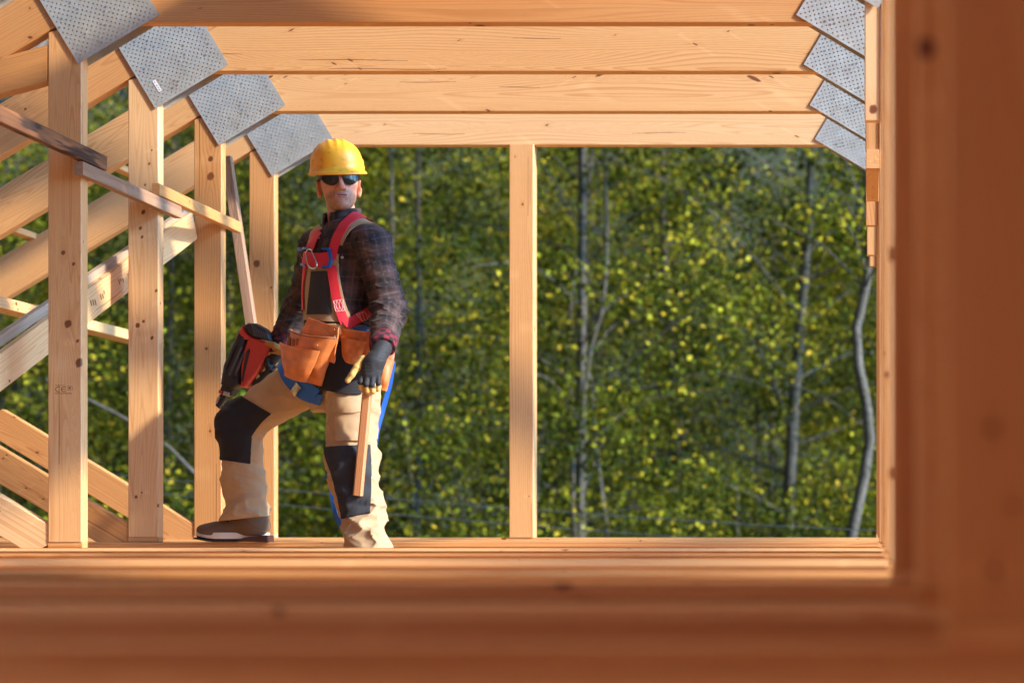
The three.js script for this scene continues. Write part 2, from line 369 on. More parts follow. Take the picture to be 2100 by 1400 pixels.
// ---------------------------------------------------------------- battens and braces
function batten(name, label, a, b, h, t, m, up, group, ch = 0.002) {
  const o = a.clone().add(b).multiplyScalar(0.5); o.y = Math.min(a.y, b.y);
  const g = tag(mesh(name, timberGeo(a, b, h, t, { origin: o, up: up || V(0, 1, 0), ch }), m), label, 'batten', group);
  g.position.copy(o);
  return g;
}
{
  const XL = -2.926;
  batten('batten', 'dark weathered batten with bark streaks nailed across the stamped post', P(XL + 0.017, 1.362, 5.0), P(XL + 0.017, 1.362, 7.60), 0.055, 0.032, barkyLath);
  batten('batten', 'grey weathered batten running between the first two left posts', P(XL + 0.017, 1.304, 7.37), P(XL + 0.017, 1.304, 8.42), 0.05, 0.032, weatheredLath);
  batten('batten', 'fresh pale batten running behind the grey one to a slanting strip', P(XL + 0.017, 1.358, 8.16), P(XL + 0.017, 1.358, 9.22), 0.048, 0.032, wood(1));
  batten('slanting_batten', 'thin slanting batten rising above the nail gun between two posts', at(464, 322, 9.3), at(519, 700, 9.3), 0.042, 0.045, weatheredLath, V(1, 0, 0));
  batten('brace', 'long diagonal brace with faint print rising outside the left posts', at(-60, 804, 7.30), at(392, 462, 9.02), 0.125, 0.028, wood(2));
  {
    const a = at(-60, 804, 7.30), b = at(392, 462, 9.02), ax = b.clone().sub(a).normalize(), sd = ax.clone().cross(V(0, 1, 0)).normalize(), hv = sd.clone().cross(ax);
    const br = scene.getObjectByName('brace'), pr = mesh('print', new THREE.PlaneGeometry(0.62, 0.06), printMat, br), s = sd.x > 0 ? 1 : -1;
    pr.position.copy(a.clone().lerp(b, 0.62).addScaledVector(sd, s * 0.0153).sub(br.position)); pr.quaternion.setFromRotationMatrix(new THREE.Matrix4().makeBasis(ax.clone().multiplyScalar(s), hv, sd.clone().multiplyScalar(s)));
  }
  batten('brace', 'grey weathered lath lying along the top of the printed brace', at(-60, 735, 7.36), at(392, 428, 9.06), 0.04, 0.028, greyWood);
  // right side, seen almost end on
  const XR = 0.026;
  batten('batten', 'short batten end with an orange sawn face under the right steel plates', P(XR - 0.026, 1.349, 7.43), P(XR - 0.026, 1.349, 8.2), 0.07, 0.048, wood(3));
  // laths along the outside of the roof
  for (const [x, l] of [[-3.62, 'sunlit lath crossing the rafters above the left gap'], [-4.12, 'sunlit lath crossing the rafters outside the left posts']])
    batten('roof_lath', l, P(x, RAF(x) + 0.215 + 0.016, 7.3), P(x, RAF(x) + 0.215 + 0.016, 10.1), 0.03, 0.05, wood(0));
  batten('eave_board', 'sunlit board running below the rafters beyond the left posts', P(-3.9, 0.98, 8.4), P(-3.9, 0.98, 10.9), 0.05, 0.11, wood(2));
}
// ---------------------------------------------------------------- trees
const barkTex = tex(256, 512, (x, y, o) => {
  const n = noise2(x / 20, y / 60, 91, 13, 9), l = noise2(x / 40, y / 5, 92, 6, 102), m = noise2(x / 5, y / 9, 93, 51, 57);
  const dark = sstep(0.66, 0.8, l) * 0.7 + sstep(0.6, 0.9, m) * 0.3, c = 122 + 50 * (n - 0.5);
  o[0] = mixn(c, 52, dark); o[1] = mixn(c - 10, 48, dark); o[2] = mixn(c - 28, 38, dark);
});
const bark = std({ map: barkTex, color: lin(0.5, 0.5, 0.5), roughness: 0.9 });
function limbGeo(pts, r0, r1, sides = 7) {                               // tapered tube through points
  const curve = new THREE.CatmullRomCurve3(pts), n = Math.max(4, pts.length * 3), pos = [], uv = [], idx = [];
  const fr = curve.computeFrenetFrames(n, false);
  for (let i = 0; i <= n; i++) {
    const p = curve.getPointAt(i / n), r = mixn(r0, r1, i / n);
    for (let k = 0; k <= sides; k++) {
      const a = k / sides * Math.PI * 2, q = p.clone().addScaledVector(fr.normals[i], Math.cos(a) * r).addScaledVector(fr.binormals[i], Math.sin(a) * r);
      pos.push(q.x, q.y, q.z); uv.push(k / sides, i / n * curve.getLength() / 1.2);
    }
  }
  for (let i = 0; i < n; i++) for (let k = 0; k < sides; k++) { const a = i * (sides + 1) + k, b = a + sides + 1; idx.push(a, a + 1, b, b, a + 1, b + 1); }
  const g = new THREE.BufferGeometry();
  g.setAttribute('position', new THREE.Float32BufferAttribute(pos, 3)); g.setAttribute('uv', new THREE.Float32BufferAttribute(uv, 2)); g.setIndex(idx); g.computeVertexNormals();
  return g.toNonIndexed();
}
// leaves: small folded blades gathered in clumps round the ends of twigs
function leafCloud(clumps, perClump, size, tones) {
  const pos = [], col = [], nor = [];
  const a = V(), b = V(), n = V(), c = V();
  for (const [x, y, z, r] of clumps) {
    const tone = tones[Math.floor(rnd() * tones.length)], k = Math.round(perClump * r * r * 4), gf = rnd() < 0.35 ? 0.26 : 0.03;
    for (let i = 0; i < k; i++) {
      const u = rr(-1, 1), ph = rr(0, 6.283), q = Math.cbrt(rnd()) * r, s = Math.sqrt(1 - u * u);
      c.set(x + q * s * Math.cos(ph), y + q * u * 0.8, z + q * s * Math.sin(ph));
      n.set(rr(-1, 1), rr(-0.1, 1.2), rr(-1, 1)).normalize();
      a.set(rr(-1, 1), rr(-1, 0.4), rr(-1, 1)).cross(n).normalize(); b.crossVectors(n, a);
      const L = size * rr(0.65, 1.35), w = L * rr(0.3, 0.42);
      const p0 = c.clone().addScaledVector(a, -L / 2), p1 = c.clone().addScaledVector(a, L / 2), q0 = c.clone().addScaledVector(b, w).addScaledVector(n, w * 0.35), q1 = c.clone().addScaledVector(b, -w).addScaledVector(n, w * 0.35);
      for (const p of [p0, q1, p1, p0, p1, q0]) pos.push(p.x, p.y, p.z);
      const v = rr(0.7, 1.3), tn = rnd() < gf ? gold[Math.floor(rnd() * 3)] : tone, t = [tn[0] * v * rr(0.85, 1.2), tn[1] * v, tn[2] * v * rr(0.8, 1.2)];
      for (let j = 0; j < 6; j++) col.push(...t);
    }
  }
  const g = triGeo(pos);
  g.setAttribute('color', new THREE.Float32BufferAttribute(col, 3));
  return g;
}
const leafMat = phys({ vertexColors: true, roughness: 0.55, transmission: 0.34, thickness: 0, side: THREE.DoubleSide });
leafMat.roughness = 0.8; leafMat.specularIntensity = 0.05;
const greens = [[0.105, 0.12, 0.010], [0.18, 0.185, 0.012], [0.055, 0.07, 0.008], [0.28, 0.25, 0.015], [0.04, 0.055, 0.007]];
const deep = [[0.05, 0.066, 0.008], [0.08, 0.095, 0.009], [0.036, 0.05, 0.007], [0.12, 0.128, 0.010]];
const gold = [[0.5, 0.42, 0.03], [0.58, 0.45, 0.04], [0.4, 0.4, 0.03]];
function treeKind(h, spread, low, count, per, size, tones) {            // trunk, limbs and crown of a tree standing at the origin
  const lean = rr(-0.25, 0.25), pts = [V(0, -0.3, 0), V(lean * 0.3, h * 0.3, rr(-0.1, 0.1)), V(lean, h * 0.65, rr(-0.2, 0.2)), V(lean * 1.2, h * 0.97, 0)];
  const r = h * 0.008, parts = [limbGeo(pts, r, r * 0.2, 9)], clumps = [];
  const curve = new THREE.CatmullRomCurve3(pts);
  for (let i = 0; i < count; i++) {
    const t = low + (0.98 - low) * Math.pow((i + rnd()) / count, 0.9), p = curve.getPointAt(clamp(t, 0, 1)), az = i * 2.4 + rr(-0.4, 0.4);
    const reach = spread * (0.45 + 0.75 * Math.sin(Math.PI * clamp((t - low) / (1.05 - low) * 0.85 + 0.15, 0, 1))) * rr(0.55, 1.1);
    const e = p.clone().add(V(Math.cos(az) * reach, reach * rr(0.0, 0.55), Math.sin(az) * reach)), m = p.clone().lerp(e, 0.5).add(V(0, reach * 0.12, 0));
    parts.push(limbGeo([p, m, e], r * 0.24 * (1.1 - t), r * 0.05, 4));
    const nc = 1 + Math.floor(rnd() * 3);
    for (let k = 0; k < nc; k++) { const f = rr(0.45, 1.08), c = p.clone().lerp(e, f); clumps.push([c.x + rr(-0.25, 0.25), c.y + rr(-0.2, 0.25), c.z + rr(-0.25, 0.25), rr(0.3, 0.66) * Math.min(1, spread / 1.6)]); }
  }
  return { wood: mergeGeometries(parts), leaves: leafCloud(clumps, per, size, tones) };
}
const kinds = [
  treeKind(9.5, 2.0, 0.22, 52, 150, 0.058, greens), treeKind(8.5, 1.8, 0.18, 48, 150, 0.055, deep), treeKind(10.5, 2.2, 0.25, 54, 140, 0.06, greens), treeKind(11, 2.3, 0.2, 56, 140, 0.06, deep),
];
const shrubKinds = [treeKind(4.2, 1.5, 0.05, 34, 160, 0.055, [...deep, greens[0], greens[1]]), treeKind(3.6, 1.4, 0.05, 30, 160, 0.055, deep)];
function plant(name, k, label, category, group, x, d, turn, s) {
  const g = thing(name, label, category, V(x, 0, -d), group);
  mesh('trunk', k.wood, bark, g); mesh('crown', k.leaves, leafMat, g);
  g.rotation.y = turn; g.scale.setScalar(s);
  return g;
}
{ // the slope behind
  const g = new THREE.PlaneGeometry(160, 80, 64, 40); g.rotateX(-Math.PI / 2);
  const p = g.attributes.position;
  for (let i = 0; i < p.count; i++) { const x = p.getX(i), z = p.getZ(i), t = (40 - z) / 80; p.setY(i, -0.5 + 26 * sstep(0.0, 1, t) + 1.6 * (noise2(x / 9, z / 9, 3) - 0.5) + 0.6 * (noise2(x / 2.5, z / 2.5, 4) - 0.5)); }
  g.translate(-8, 0, -72); g.computeVertexNormals();
  struct(mesh('hill', g, std({ map: groundTex, color: lin(0.5, 0.5, 0.36), roughness: 1 })));
}
// rows of a dense wood edge behind the house
const T1 = 'leafy tree of the dense wood edge behind the house', T2 = 'leafy shrub filling the gaps low in the wood edge';
for (const [d, n, x0, x1] of [[22.5, 8, -13.5, 4.5], [25.5, 8, -14.5, 5.5], [29, 8, -16.5, 6.5], [33.5, 9, -19, 7.5], [38, 9, -21, 8.5]]) for (let i = 0; i < n; i++)
{ const x = mixn(x0, x1, (i + 0.5 + rr(-0.35, 0.35)) / n);
  plant('broadleaf_tree', kinds[(i * 3 + Math.round(d)) % 4], T1, 'tree', 'trees of the wood edge', x, d + rr(-1, 1), rr(0, 6.28), rr(0.85, 1.15) * (d > 35 ? 1.25 : 1)); }
for (const [d, n, x0, x1] of [[20.5, 8, -12, 3.5], [24, 8, -14, 5]]) for (let i = 0; i < n; i++)
  plant('shrub', shrubKinds[(i + n) % 2], T2, 'shrub', 'shrubs of the wood edge', mixn(x0, x1, (i + 0.5 + rr(-0.4, 0.4)) / n), d + rr(-0.8, 0.8), rr(0, 6.28), rr(0.85, 1.25));
// single stems that stand out before the wood
function stem(name, label, path, d, r0, crown) {
  const pts = path.map(([x, y]) => at(x, y, d)), foot = V(pts[0].x + (pts[0].x - pts[1].x) * 0.6, 0, -d), rel = [V(0, -0.25, 0), ...pts.map((p) => p.clone().sub(foot))];
  const g = thing(name, label, 'tree', foot);
  const top = rel[rel.length - 1], parts = [], clumps = [];
  rel.push(top.clone().add(V(rr(-0.2, 0.3), 2.2, rr(-0.3, 0.3))), top.clone().add(V(rr(-0.3, 0.5), 4.0, 0)));
  parts.push(limbGeo(rel, r0, r0 * 0.3, 10));
  for (let i = 0; i < crown; i++) {
    const p = rel[rel.length - 1 - (i % 3)].clone().lerp(rel[rel.length - 2 - (i % 3)], rnd()), a = rr(0, 6.28), e = p.clone().add(V(Math.cos(a) * rr(0.3, 0.9), rr(0.2, 0.9), Math.sin(a) * rr(0.3, 0.9)));
    parts.push(limbGeo([p, p.clone().lerp(e, 0.5).add(V(0, 0.1, 0)), e], r0 * 0.2, r0 * 0.05, 5));
    clumps.push([e.x, e.y, e.z, rr(0.3, 0.5)], [mixn(p.x, e.x, 0.6), mixn(p.y, e.y, 0.6), mixn(p.z, e.z, 0.6), rr(0.25, 0.4)]);
  }
  mesh('trunk', mergeGeometries(parts), bark, g);
  mesh('crown', leafCloud(clumps, 60, 0.07, greens), leafMat, g);
}
stem('pale_trunk_tree', 'tree with a thick pale bowed trunk beside the right posts', [[1742, 1120], [1768, 1000], [1784, 880], [1762, 760], [1754, 690], [1768, 620], [1784, 540]], 18.2, 0.072, 12);
stem('slim_tree', 'slim tree with a sunlit stem right of the middle stud', [[1246, 1120], [1232, 1000], [1218, 880], [1212, 780], [1190, 730], [1168, 680]], 21.6, 0.036, 9);
stem('slim_tree', 'slim upright tree seen just right of the hammer handle', [[850, 1120], [843, 1000], [830, 880], [812, 760], [806, 690]], 21.4, 0.036, 8);
stem('slim_tree', 'slim leaning tree midway between the worker and the middle stud', [[956, 1120], [938, 1000], [905, 880], [880, 800]], 21.8, 0.028, 8);
stem('slim_tree', 'dark slim tree with a forked stem left of the slender sunlit one', [[1180, 1120], [1172, 980], [1190, 860], [1210, 720], [1240, 600]], 21, 0.034, 9);
{
  const a = at(150, 806, 17), b = at(262, 862, 17), c = at(372, 942, 17), o = c.clone().setY(0);
  const g = new THREE.BufferGeometry().copy(limbGeo([a.clone().lerp(b, -0.5), a, b, c, c.clone().add(V(0.9, -1.4, -0.2)), c.clone().add(V(1.8, -3.6, -0.3))].map((p) => p.clone().sub(o)), 0.014, 0.03, 7));
  const m = tag(mesh('dead_branch', g, bark), 'bare pale dead stem leaning down behind the left posts', 'branch'); m.position.copy(o);
}
// service cables crossing low in front of the wood
const cableMat = std({ color: lin(0.06, 0.065, 0.06), roughness: 0.7 });
for (const [y0, y1, l] of [[985, 1098, 'thin grey cable slanting low in front of the trees'], [958, 1060, 'fainter grey cable slanting just above the lower one']]) {
  const a = at(-400, y0 - 60, 15), b = at(2300, y1 + 44, 15), m = a.clone().lerp(b, 0.5).add(V(0, -0.12, 0));
  tag(mesh('cable', limbGeo([a, a.clone().lerp(m, 0.5).add(V(0, -0.04, 0)), m, m.clone().lerp(b, 0.5).add(V(0, -0.04, 0)), b], 0.004, 0.004, 5), cableMat), l, 'cable');
}
// ---------------------------------------------------------------- distance-field modelling for the worker
const sminp = (a, b, k) => { const h = Math.max(k - Math.abs(a - b), 0) / k; return Math.min(a, b) - h * h * k * 0.25; };
const smaxp = (a, b, k) => -sminp(-a, -b, k);
function cone(a, b, ra, rb) {                                          // tapered capsule
  const bx = b.x - a.x, by = b.y - a.y, bz = b.z - a.z, L2 = bx * bx + by * by + bz * bz;
  return (x, y, z) => { const px = x - a.x, py = y - a.y, pz = z - a.z, t = clamp((px * bx + py * by + pz * bz) / L2, 0, 1); const dx = px - bx * t, dy = py - by * t, dz = pz - bz * t; return Math.sqrt(dx * dx + dy * dy + dz * dz) - (ra + (rb - ra) * t); };
}
function ellipsoid(c, r, q) {                                         // q: rotation matrix columns (optional Quaternion)
  const inv = q ? q.clone().invert() : null, v = V();
  return (x, y, z) => { v.set(x - c.x, y - c.y, z - c.z); if (inv) v.applyQuaternion(inv); const k0 = Math.hypot(v.x / r.x, v.y / r.y, v.z / r.z), k1 = Math.hypot(v.x / (r.x * r.x), v.y / (r.y * r.y), v.z / (r.z * r.z)); return k1 < 1e-9 ? -Math.min(r.x, r.y, r.z) : k0 * (k0 - 1) / k1; };
}
const union = (list, k) => (x, y, z) => { let d = 1e9; for (const f of list) { const e = f(x, y, z); d = d > 1e8 ? e : sminp(d, e, k); } return d; };
// surface nets over a box, vertices pulled onto the surface
function meshField(f, lo, hi, cell, colorFn) {
  const n = [0, 1, 2].map((i) => Math.ceil((hi.getComponent(i) - lo.getComponent(i)) / cell) + 1), [nx, ny, nz] = n;
  const F = new Float32Array(nx * ny * nz), id = (i, j, k) => (k * ny + j) * nx + i;
  // coarse pass: skip blocks that lie far from the surface
  const B = 4;
  for (let K = 0; K < nz; K += B) for (let J = 0; J < ny; J += B) for (let I = 0; I < nx; I += B) {
    const c = f(lo.x + (I + B / 2) * cell, lo.y + (J + B / 2) * cell, lo.z + (K + B / 2) * cell), far = Math.abs(c) > B * cell * 1.6 + 0.01;
    for (let k = K; k < Math.min(K + B, nz); k++) for (let j = J; j < Math.min(J + B, ny); j++) for (let i = I; i < Math.min(I + B, nx); i++) F[id(i, j, k)] = far ? c : f(lo.x + i * cell, lo.y + j * cell, lo.z + k * cell);
  }
  const vid = new Int32Array(nx * ny * nz).fill(-1), pos = [], idx = [];
  const C = [[0, 0, 0], [1, 0, 0], [0, 1, 0], [1, 1, 0], [0, 0, 1], [1, 0, 1], [0, 1, 1], [1, 1, 1]], E = [[0, 1], [2, 3], [4, 5], [6, 7], [0, 2], [1, 3], [4, 6], [5, 7], [0, 4], [1, 5], [2, 6], [3, 7]];
  for (let k = 0; k < nz - 1; k++) for (let j = 0; j < ny - 1; j++) for (let i = 0; i < nx - 1; i++) {
    let m = 0; for (let c = 0; c < 8; c++) if (F[id(i + C[c][0], j + C[c][1], k + C[c][2])] < 0) m |= 1 << c;
    if (m === 0 || m === 255) continue;
    let x = 0, y = 0, z = 0, q = 0;
    for (const [a, b] of E) { const fa = F[id(i + C[a][0], j + C[a][1], k + C[a][2])], fb = F[id(i + C[b][0], j + C[b][1], k + C[b][2])]; if ((fa < 0) === (fb < 0)) continue; const t = fa / (fa - fb); x += C[a][0] + (C[b][0] - C[a][0]) * t; y += C[a][1] + (C[b][1] - C[a][1]) * t; z += C[a][2] + (C[b][2] - C[a][2]) * t; q++; }
    vid[id(i, j, k)] = pos.length / 3;
    pos.push(lo.x + (i + x / q) * cell, lo.y + (j + y / q) * cell, lo.z + (k + z / q) * cell);
  }
  const quad = (a, b, c, d, flip) => { if (a < 0 || b < 0 || c < 0 || d < 0) return; flip ? idx.push(a, c, b, a, d, c) : idx.push(a, b, c, a, c, d); };
  for (let k = 1; k < nz - 1; k++) for (let j = 1; j < ny - 1; j++) for (let i = 1; i < nx - 1; i++) {
    const s = F[id(i, j, k)] < 0;
    if (s !== F[id(i + 1, j, k)] < 0) quad(vid[id(i, j - 1, k - 1)], vid[id(i, j, k - 1)], vid[id(i, j, k)], vid[id(i, j - 1, k)], !s);
    if (s !== F[id(i, j + 1, k)] < 0) quad(vid[id(i - 1, j, k - 1)], vid[id(i - 1, j, k)], vid[id(i, j, k)], vid[id(i, j, k - 1)], !s);
    if (s !== F[id(i, j, k + 1)] < 0) quad(vid[id(i - 1, j - 1, k)], vid[id(i, j - 1, k)], vid[id(i, j, k)], vid[id(i - 1, j, k)], !s);
  }
  const N = pos.length / 3, nor = new Float32Array(N * 3), e = cell * 0.35, col = colorFn ? new Float32Array(N * 3) : null;
  for (let i = 0; i < N; i++) {
    let x = pos[3 * i], y = pos[3 * i + 1], z = pos[3 * i + 2], gx, gy, gz, L;
    for (let it = 0; it < 3; it++) {
      gx = f(x + e, y, z) - f(x - e, y, z); gy = f(x, y + e, z) - f(x, y - e, z); gz = f(x, y, z + e) - f(x, y, z - e); L = Math.hypot(gx, gy, gz) || 1;
      if (it < 2) { const d = clamp(f(x, y, z) / Math.max(L / (2 * e), 0.4), -cell * 0.6, cell * 0.6); x -= gx / L * d; y -= gy / L * d; z -= gz / L * d; }
    }
    pos[3 * i] = x; pos[3 * i + 1] = y; pos[3 * i + 2] = z; nor[3 * i] = gx / L; nor[3 * i + 1] = gy / L; nor[3 * i + 2] = gz / L;
    if (col) { const c = colorFn(x, y, z, gx / L, gy / L, gz / L); col[3 * i] = c[0]; col[3 * i + 1] = c[1]; col[3 * i + 2] = c[2]; }
  }
  const g = new THREE.BufferGeometry();
  g.setAttribute('position', new THREE.Float32BufferAttribute(pos, 3)); g.setAttribute('normal', new THREE.Float32BufferAttribute(nor, 3));
  if (col) g.setAttribute('color', new THREE.Float32BufferAttribute(col, 3));
  g.setIndex(idx);
  return g;
}
const gradOf = (f, p, e = 0.002) => V(f(p.x + e, p.y, p.z) - f(p.x - e, p.y, p.z), f(p.x, p.y + e, p.z) - f(p.x, p.y - e, p.z), f(p.x, p.y, p.z + e) - f(p.x, p.y, p.z - e)).normalize();
// the place on a field's surface that lies nearest to a line of sight
const eyeAt = V(0, EYE, 0);
function onField(f, px, py, near = 7.2, farD = 8.9) {
  const dir = at(px, py, 1).sub(eyeAt);                                   // per metre of distance
  let d = near, best = 1e9, bd = near;
  for (let i = 0; i < 160 && d < farD; i++) {
    const p = eyeAt.clone().addScaledVector(dir, d), q = f(p.x, p.y, p.z);
    if (q < best) { best = q; bd = d; }
    if (q < 0.0004) break;
    d += Math.max(q * 0.7, 0.0008);
  }
  const p = eyeAt.clone().addScaledVector(dir, bd);
  if (best > 0.0006) { for (let i = 0; i < 6; i++) p.addScaledVector(gradOf(f, p), -f(p.x, p.y, p.z)); }
  return p;
}
// a sheet of cloth through a grid of points: outer face `off` above, inner face below, closed round the edge
function sheetGeo(grid, nrm, off, thick, closed = false) {
  const nu = grid.length, nv = grid[0].length, pos = [], idx = [], uv = [];
  for (const o of [off, off - thick]) for (let i = 0; i < nu; i++) for (let j = 0; j < nv; j++) { const p = grid[i][j].clone().addScaledVector(nrm[i][j], o); pos.push(p.x, p.y, p.z); uv.push(i / (nu - 1), j / (nv - 1)); }
  const A = (i, j) => i * nv + j, Bq = (i, j) => nu * nv + i * nv + j;
  for (let i = 0; i < nu - 1; i++) for (let j = 0; j < nv - 1; j++) { idx.push(A(i, j), A(i, j + 1), A(i + 1, j), A(i + 1, j), A(i, j + 1), A(i + 1, j + 1)); idx.push(Bq(i, j), Bq(i + 1, j), Bq(i, j + 1), Bq(i + 1, j), Bq(i + 1, j + 1), Bq(i, j + 1)); }
  const edge = (a, b, c, d) => idx.push(a, c, b, b, c, d);
  for (let i = 0; i < nu - 1; i++) { edge(A(i, 0), A(i + 1, 0), Bq(i, 0), Bq(i + 1, 0)); edge(A(i + 1, nv - 1), A(i, nv - 1), Bq(i + 1, nv - 1), Bq(i, nv - 1)); }
  for (let j = 0; j < nv - 1; j++) { edge(A(0, j + 1), A(0, j), Bq(0, j + 1), Bq(0, j)); edge(A(nu - 1, j), A(nu - 1, j + 1), Bq(nu - 1, j), Bq(nu - 1, j + 1)); }
  const g = new THREE.BufferGeometry();
  g.setAttribute('position', new THREE.Float32BufferAttribute(pos, 3)); g.setAttribute('uv', new THREE.Float32BufferAttribute(uv, 2)); g.setIndex(idx);
  const ng = g.toNonIndexed(); ng.computeVertexNormals();
  // smooth the faces of the sheet, keep the edge hard
  const gi = g.clone(); gi.setIndex(idx.slice(0, (nu - 1) * (nv - 1) * 12)); gi.computeVertexNormals();
  const src = gi.attributes.normal, dst = ng.attributes.normal, ids = idx;
  for (let t = 0; t < (nu - 1) * (nv - 1) * 12; t++) dst.setXYZ(t, src.getX(ids[t]), src.getY(ids[t]), src.getZ(ids[t]));
  return ng;
}
// cloth laid on a field between four corners (picture places of the reference frame, turned into places on the body)
function patchGeo(f, c, nu, nv, off, thick, o = {}) {
  const grid = [], nrm = [];
  const bow = o.bow || [0, 0, 0, 0];                                    // outward bow of left, right, top, bottom edges
  for (let i = 0; i < nu; i++) { const u = i / (nu - 1); grid.push([]); nrm.push([]);
    for (let j = 0; j < nv; j++) { const v = j / (nv - 1);
      let x = (1 - u) * (1 - v) * c[0][0] + u * (1 - v) * c[1][0] + u * v * c[2][0] + (1 - u) * v * c[3][0], y = (1 - u) * (1 - v) * c[0][1] + u * (1 - v) * c[1][1] + u * v * c[2][1] + (1 - u) * v * c[3][1];
      const bu = 4 * v * (1 - v), bv = 4 * u * (1 - u);
      x += -bow[0] * bu * (1 - u) + bow[1] * bu * u; y += -bow[2] * bv * (1 - v) + bow[3] * bv * v;
      const p = onField(f, x, y), n = gradOf(f, p, 0.006); grid[i].push(p); nrm[i].push(n);
    } }
  // even out the places so that the cloth spans small folds
  for (let it = 0; it < (o.relax ?? 3); it++) { const g2 = grid.map((r) => r.map((p) => p.clone())); for (let i = 1; i < nu - 1; i++) for (let j = 1; j < nv - 1; j++) { const m = g2[i - 1][j].clone().add(g2[i + 1][j]).add(g2[i][j - 1]).add(g2[i][j + 1]).multiplyScalar(0.25); const dl = m.sub(g2[i][j]).dot(nrm[i][j]); if (dl > 0) grid[i][j].addScaledVector(nrm[i][j], dl * 0.7); } }
  return sheetGeo(grid, nrm, off, thick);
}
// a strap laid on a field along a path
function strapGeo(f, path, width, off, thick, o = {}) {
  const c = new THREE.CatmullRomCurve3(path.map(([x, y]) => V(x, y, 0)), false, 'centripetal'), n = o.n || path.length * 6, m = o.m || 5, grid = [], nrm = [];
  for (let i = 0; i <= n; i++) { const p = c.getPointAt(i / n), t = c.getTangentAt(i / n), s = [-t.y, t.x]; grid.push([]); nrm.push([]);
    for (let j = 0; j < m; j++) { const w = (j / (m - 1) - 0.5) * width * -1, q = onField(f, p.x + s[0] * w, p.y + s[1] * w); grid[i].push(q); nrm[i].push(gradOf(f, q, 0.006)); } }
  return sheetGeo(grid, nrm, off, thick);
}
// a free ribbon through points, its flat side towards `face`
function ribbonGeo(pts, width, thick, face, n = 40) {
  const c = new THREE.CatmullRomCurve3(pts), grid = [], nrm = [];
  for (let i = 0; i <= n; i++) { const p = c.getPointAt(i / n), t = c.getTangentAt(i / n), fd = typeof face === 'function' ? face(i / n) : face, s = t.clone().cross(fd).normalize(), nn = s.clone().cross(t).normalize(); grid.push([]); nrm.push([]);
    for (let j = 0; j < 3; j++) { grid[i].push(p.clone().addScaledVector(s, (j / 2 - 0.5) * -width)); nrm[i].push(nn); } }
  return sheetGeo(grid, nrm, thick / 2, thick);
}
// ---------------------------------------------------------------- the worker
const ANG = 40 * Math.PI / 180, RA = V(Math.cos(ANG), 0, Math.sin(ANG)), FA = V(-Math.sin(ANG), 0, Math.cos(ANG));   // his left, his front
const BASE = P(-2.25, -0.0725, 8.2);
const person = thing('person', 'person in yellow hard hat and red harness resting one boot on a beam', 'person', BASE);
const local = (g) => { g.translate(-BASE.x, -BASE.y, -BASE.z); return g; };
const wear = (name, g, m, parent = person) => mesh(name, parent === person || parent.parent === person || true ? local(g) : g, m, parent);
// joints
const J = {
  shL: at(764, 499, 8.02), elL: at(796, 634, 8.06), wrL: at(783, 712, 7.85),
  shR: at(650, 505, 8.30), elR: at(614, 636, 8.44), wrR: at(574, 704, 8.42),
  hipR: at(652, 762, 8.21), knR: at(492, 868, 8.25), anR: at(502, 1062, 8.27),
  hipL: at(722, 772, 8.06), knL: at(722, 955, 7.97), anL: at(757, 1135, 7.93),
};
const TK = [[0.46, 694, 0.1, 0.09], [0.52, 693, 0.135, 0.112], [0.6, 691, 0.16, 0.124], [0.68, 690, 0.16, 0.122], [0.76, 689, 0.1395, 0.114], [0.85, 691, 0.1358, 0.11], [0.95, 695, 0.1469, 0.116], [1.05, 699, 0.1562, 0.114], [1.12, 702, 0.16, 0.106], [1.17, 704, 0.1256, 0.086], [1.21, 704, 0.0651, 0.062]];
const TC = TK.map(([Y, px, a, b]) => ({ y: Y + EYE, x: (px - VX) * 8.15 / FPX, z: -8.15, a, b }));
function torsoAt(y) {
  let i = 0; while (i < TC.length - 2 && y > TC[i + 1].y) i++;
  const A = TC[i], B = TC[i + 1], t = clamp((y - A.y) / (B.y - A.y), 0, 1), s = t * t * (3 - 2 * t) * 0.5 + t * 0.5;
  return [mixn(A.x, B.x, s), mixn(A.a, B.a, s), mixn(A.b, B.b, s)];
}
function torsoF(grow) {
  const y0 = TC[0].y, y1 = TC[TC.length - 1].y;
  return (x, y, z) => {
    const [cx, a0, b0] = torsoAt(y), a = a0 + grow, b = b0 + grow, dx = x - cx, dz = z + 8.15, lx = dx * RA.x + dz * RA.z, lz = dx * FA.x + dz * FA.z;
    const k0 = Math.hypot(lx / a, lz / b), k1 = Math.hypot(lx / (a * a), lz / (b * b)), d = k1 < 1e-6 ? -b : k0 * (k0 - 1) / k1;
    const oy = Math.max(y0 - y, y - y1, 0);
    return oy > 0 ? Math.hypot(Math.max(d, 0), oy) : d;
  };
}
const ridge = (n) => { const r = 1 - Math.abs(2 * n - 1); return r * r; };
const neckBase = at(699, 452, 8.17), neckTop = at(694, 400, 8.16);
const armL = [cone(J.shL, J.elL, 0.066, 0.06), cone(J.elL, J.wrL, 0.064, 0.047)], armR = [cone(J.shR, J.elR, 0.064, 0.056), cone(J.elR, J.wrR, 0.056, 0.046)];
const trapL = cone(at(712, 466, 8.14), J.shL, 0.05, 0.064), trapR = cone(at(686, 468, 8.2), J.shR, 0.046, 0.058);
const chest = union([torsoF(0.006), trapL, trapR], 0.06);
const folds = (x, y, z, amp) => {
  const q = noise3(x * 3 + 7, y * 3, z * 3) * 1.5;
  const a = ridge(noise3(x * 11 + y * 7 + q, y * 30 - x * 9 + q, z * 11 + 5)), b = ridge(noise3(x * 21 - y * 12 + 40, y * 46 + x * 10, z * 21));
  return amp * (a * 0.75 + b * 0.4 - 0.3);
};
const elbowFolds = (x, y, z, p, len) => { const d = Math.hypot(x - p.x, y - p.y, z - p.z); return Math.exp(-d * d / (len * len)); };
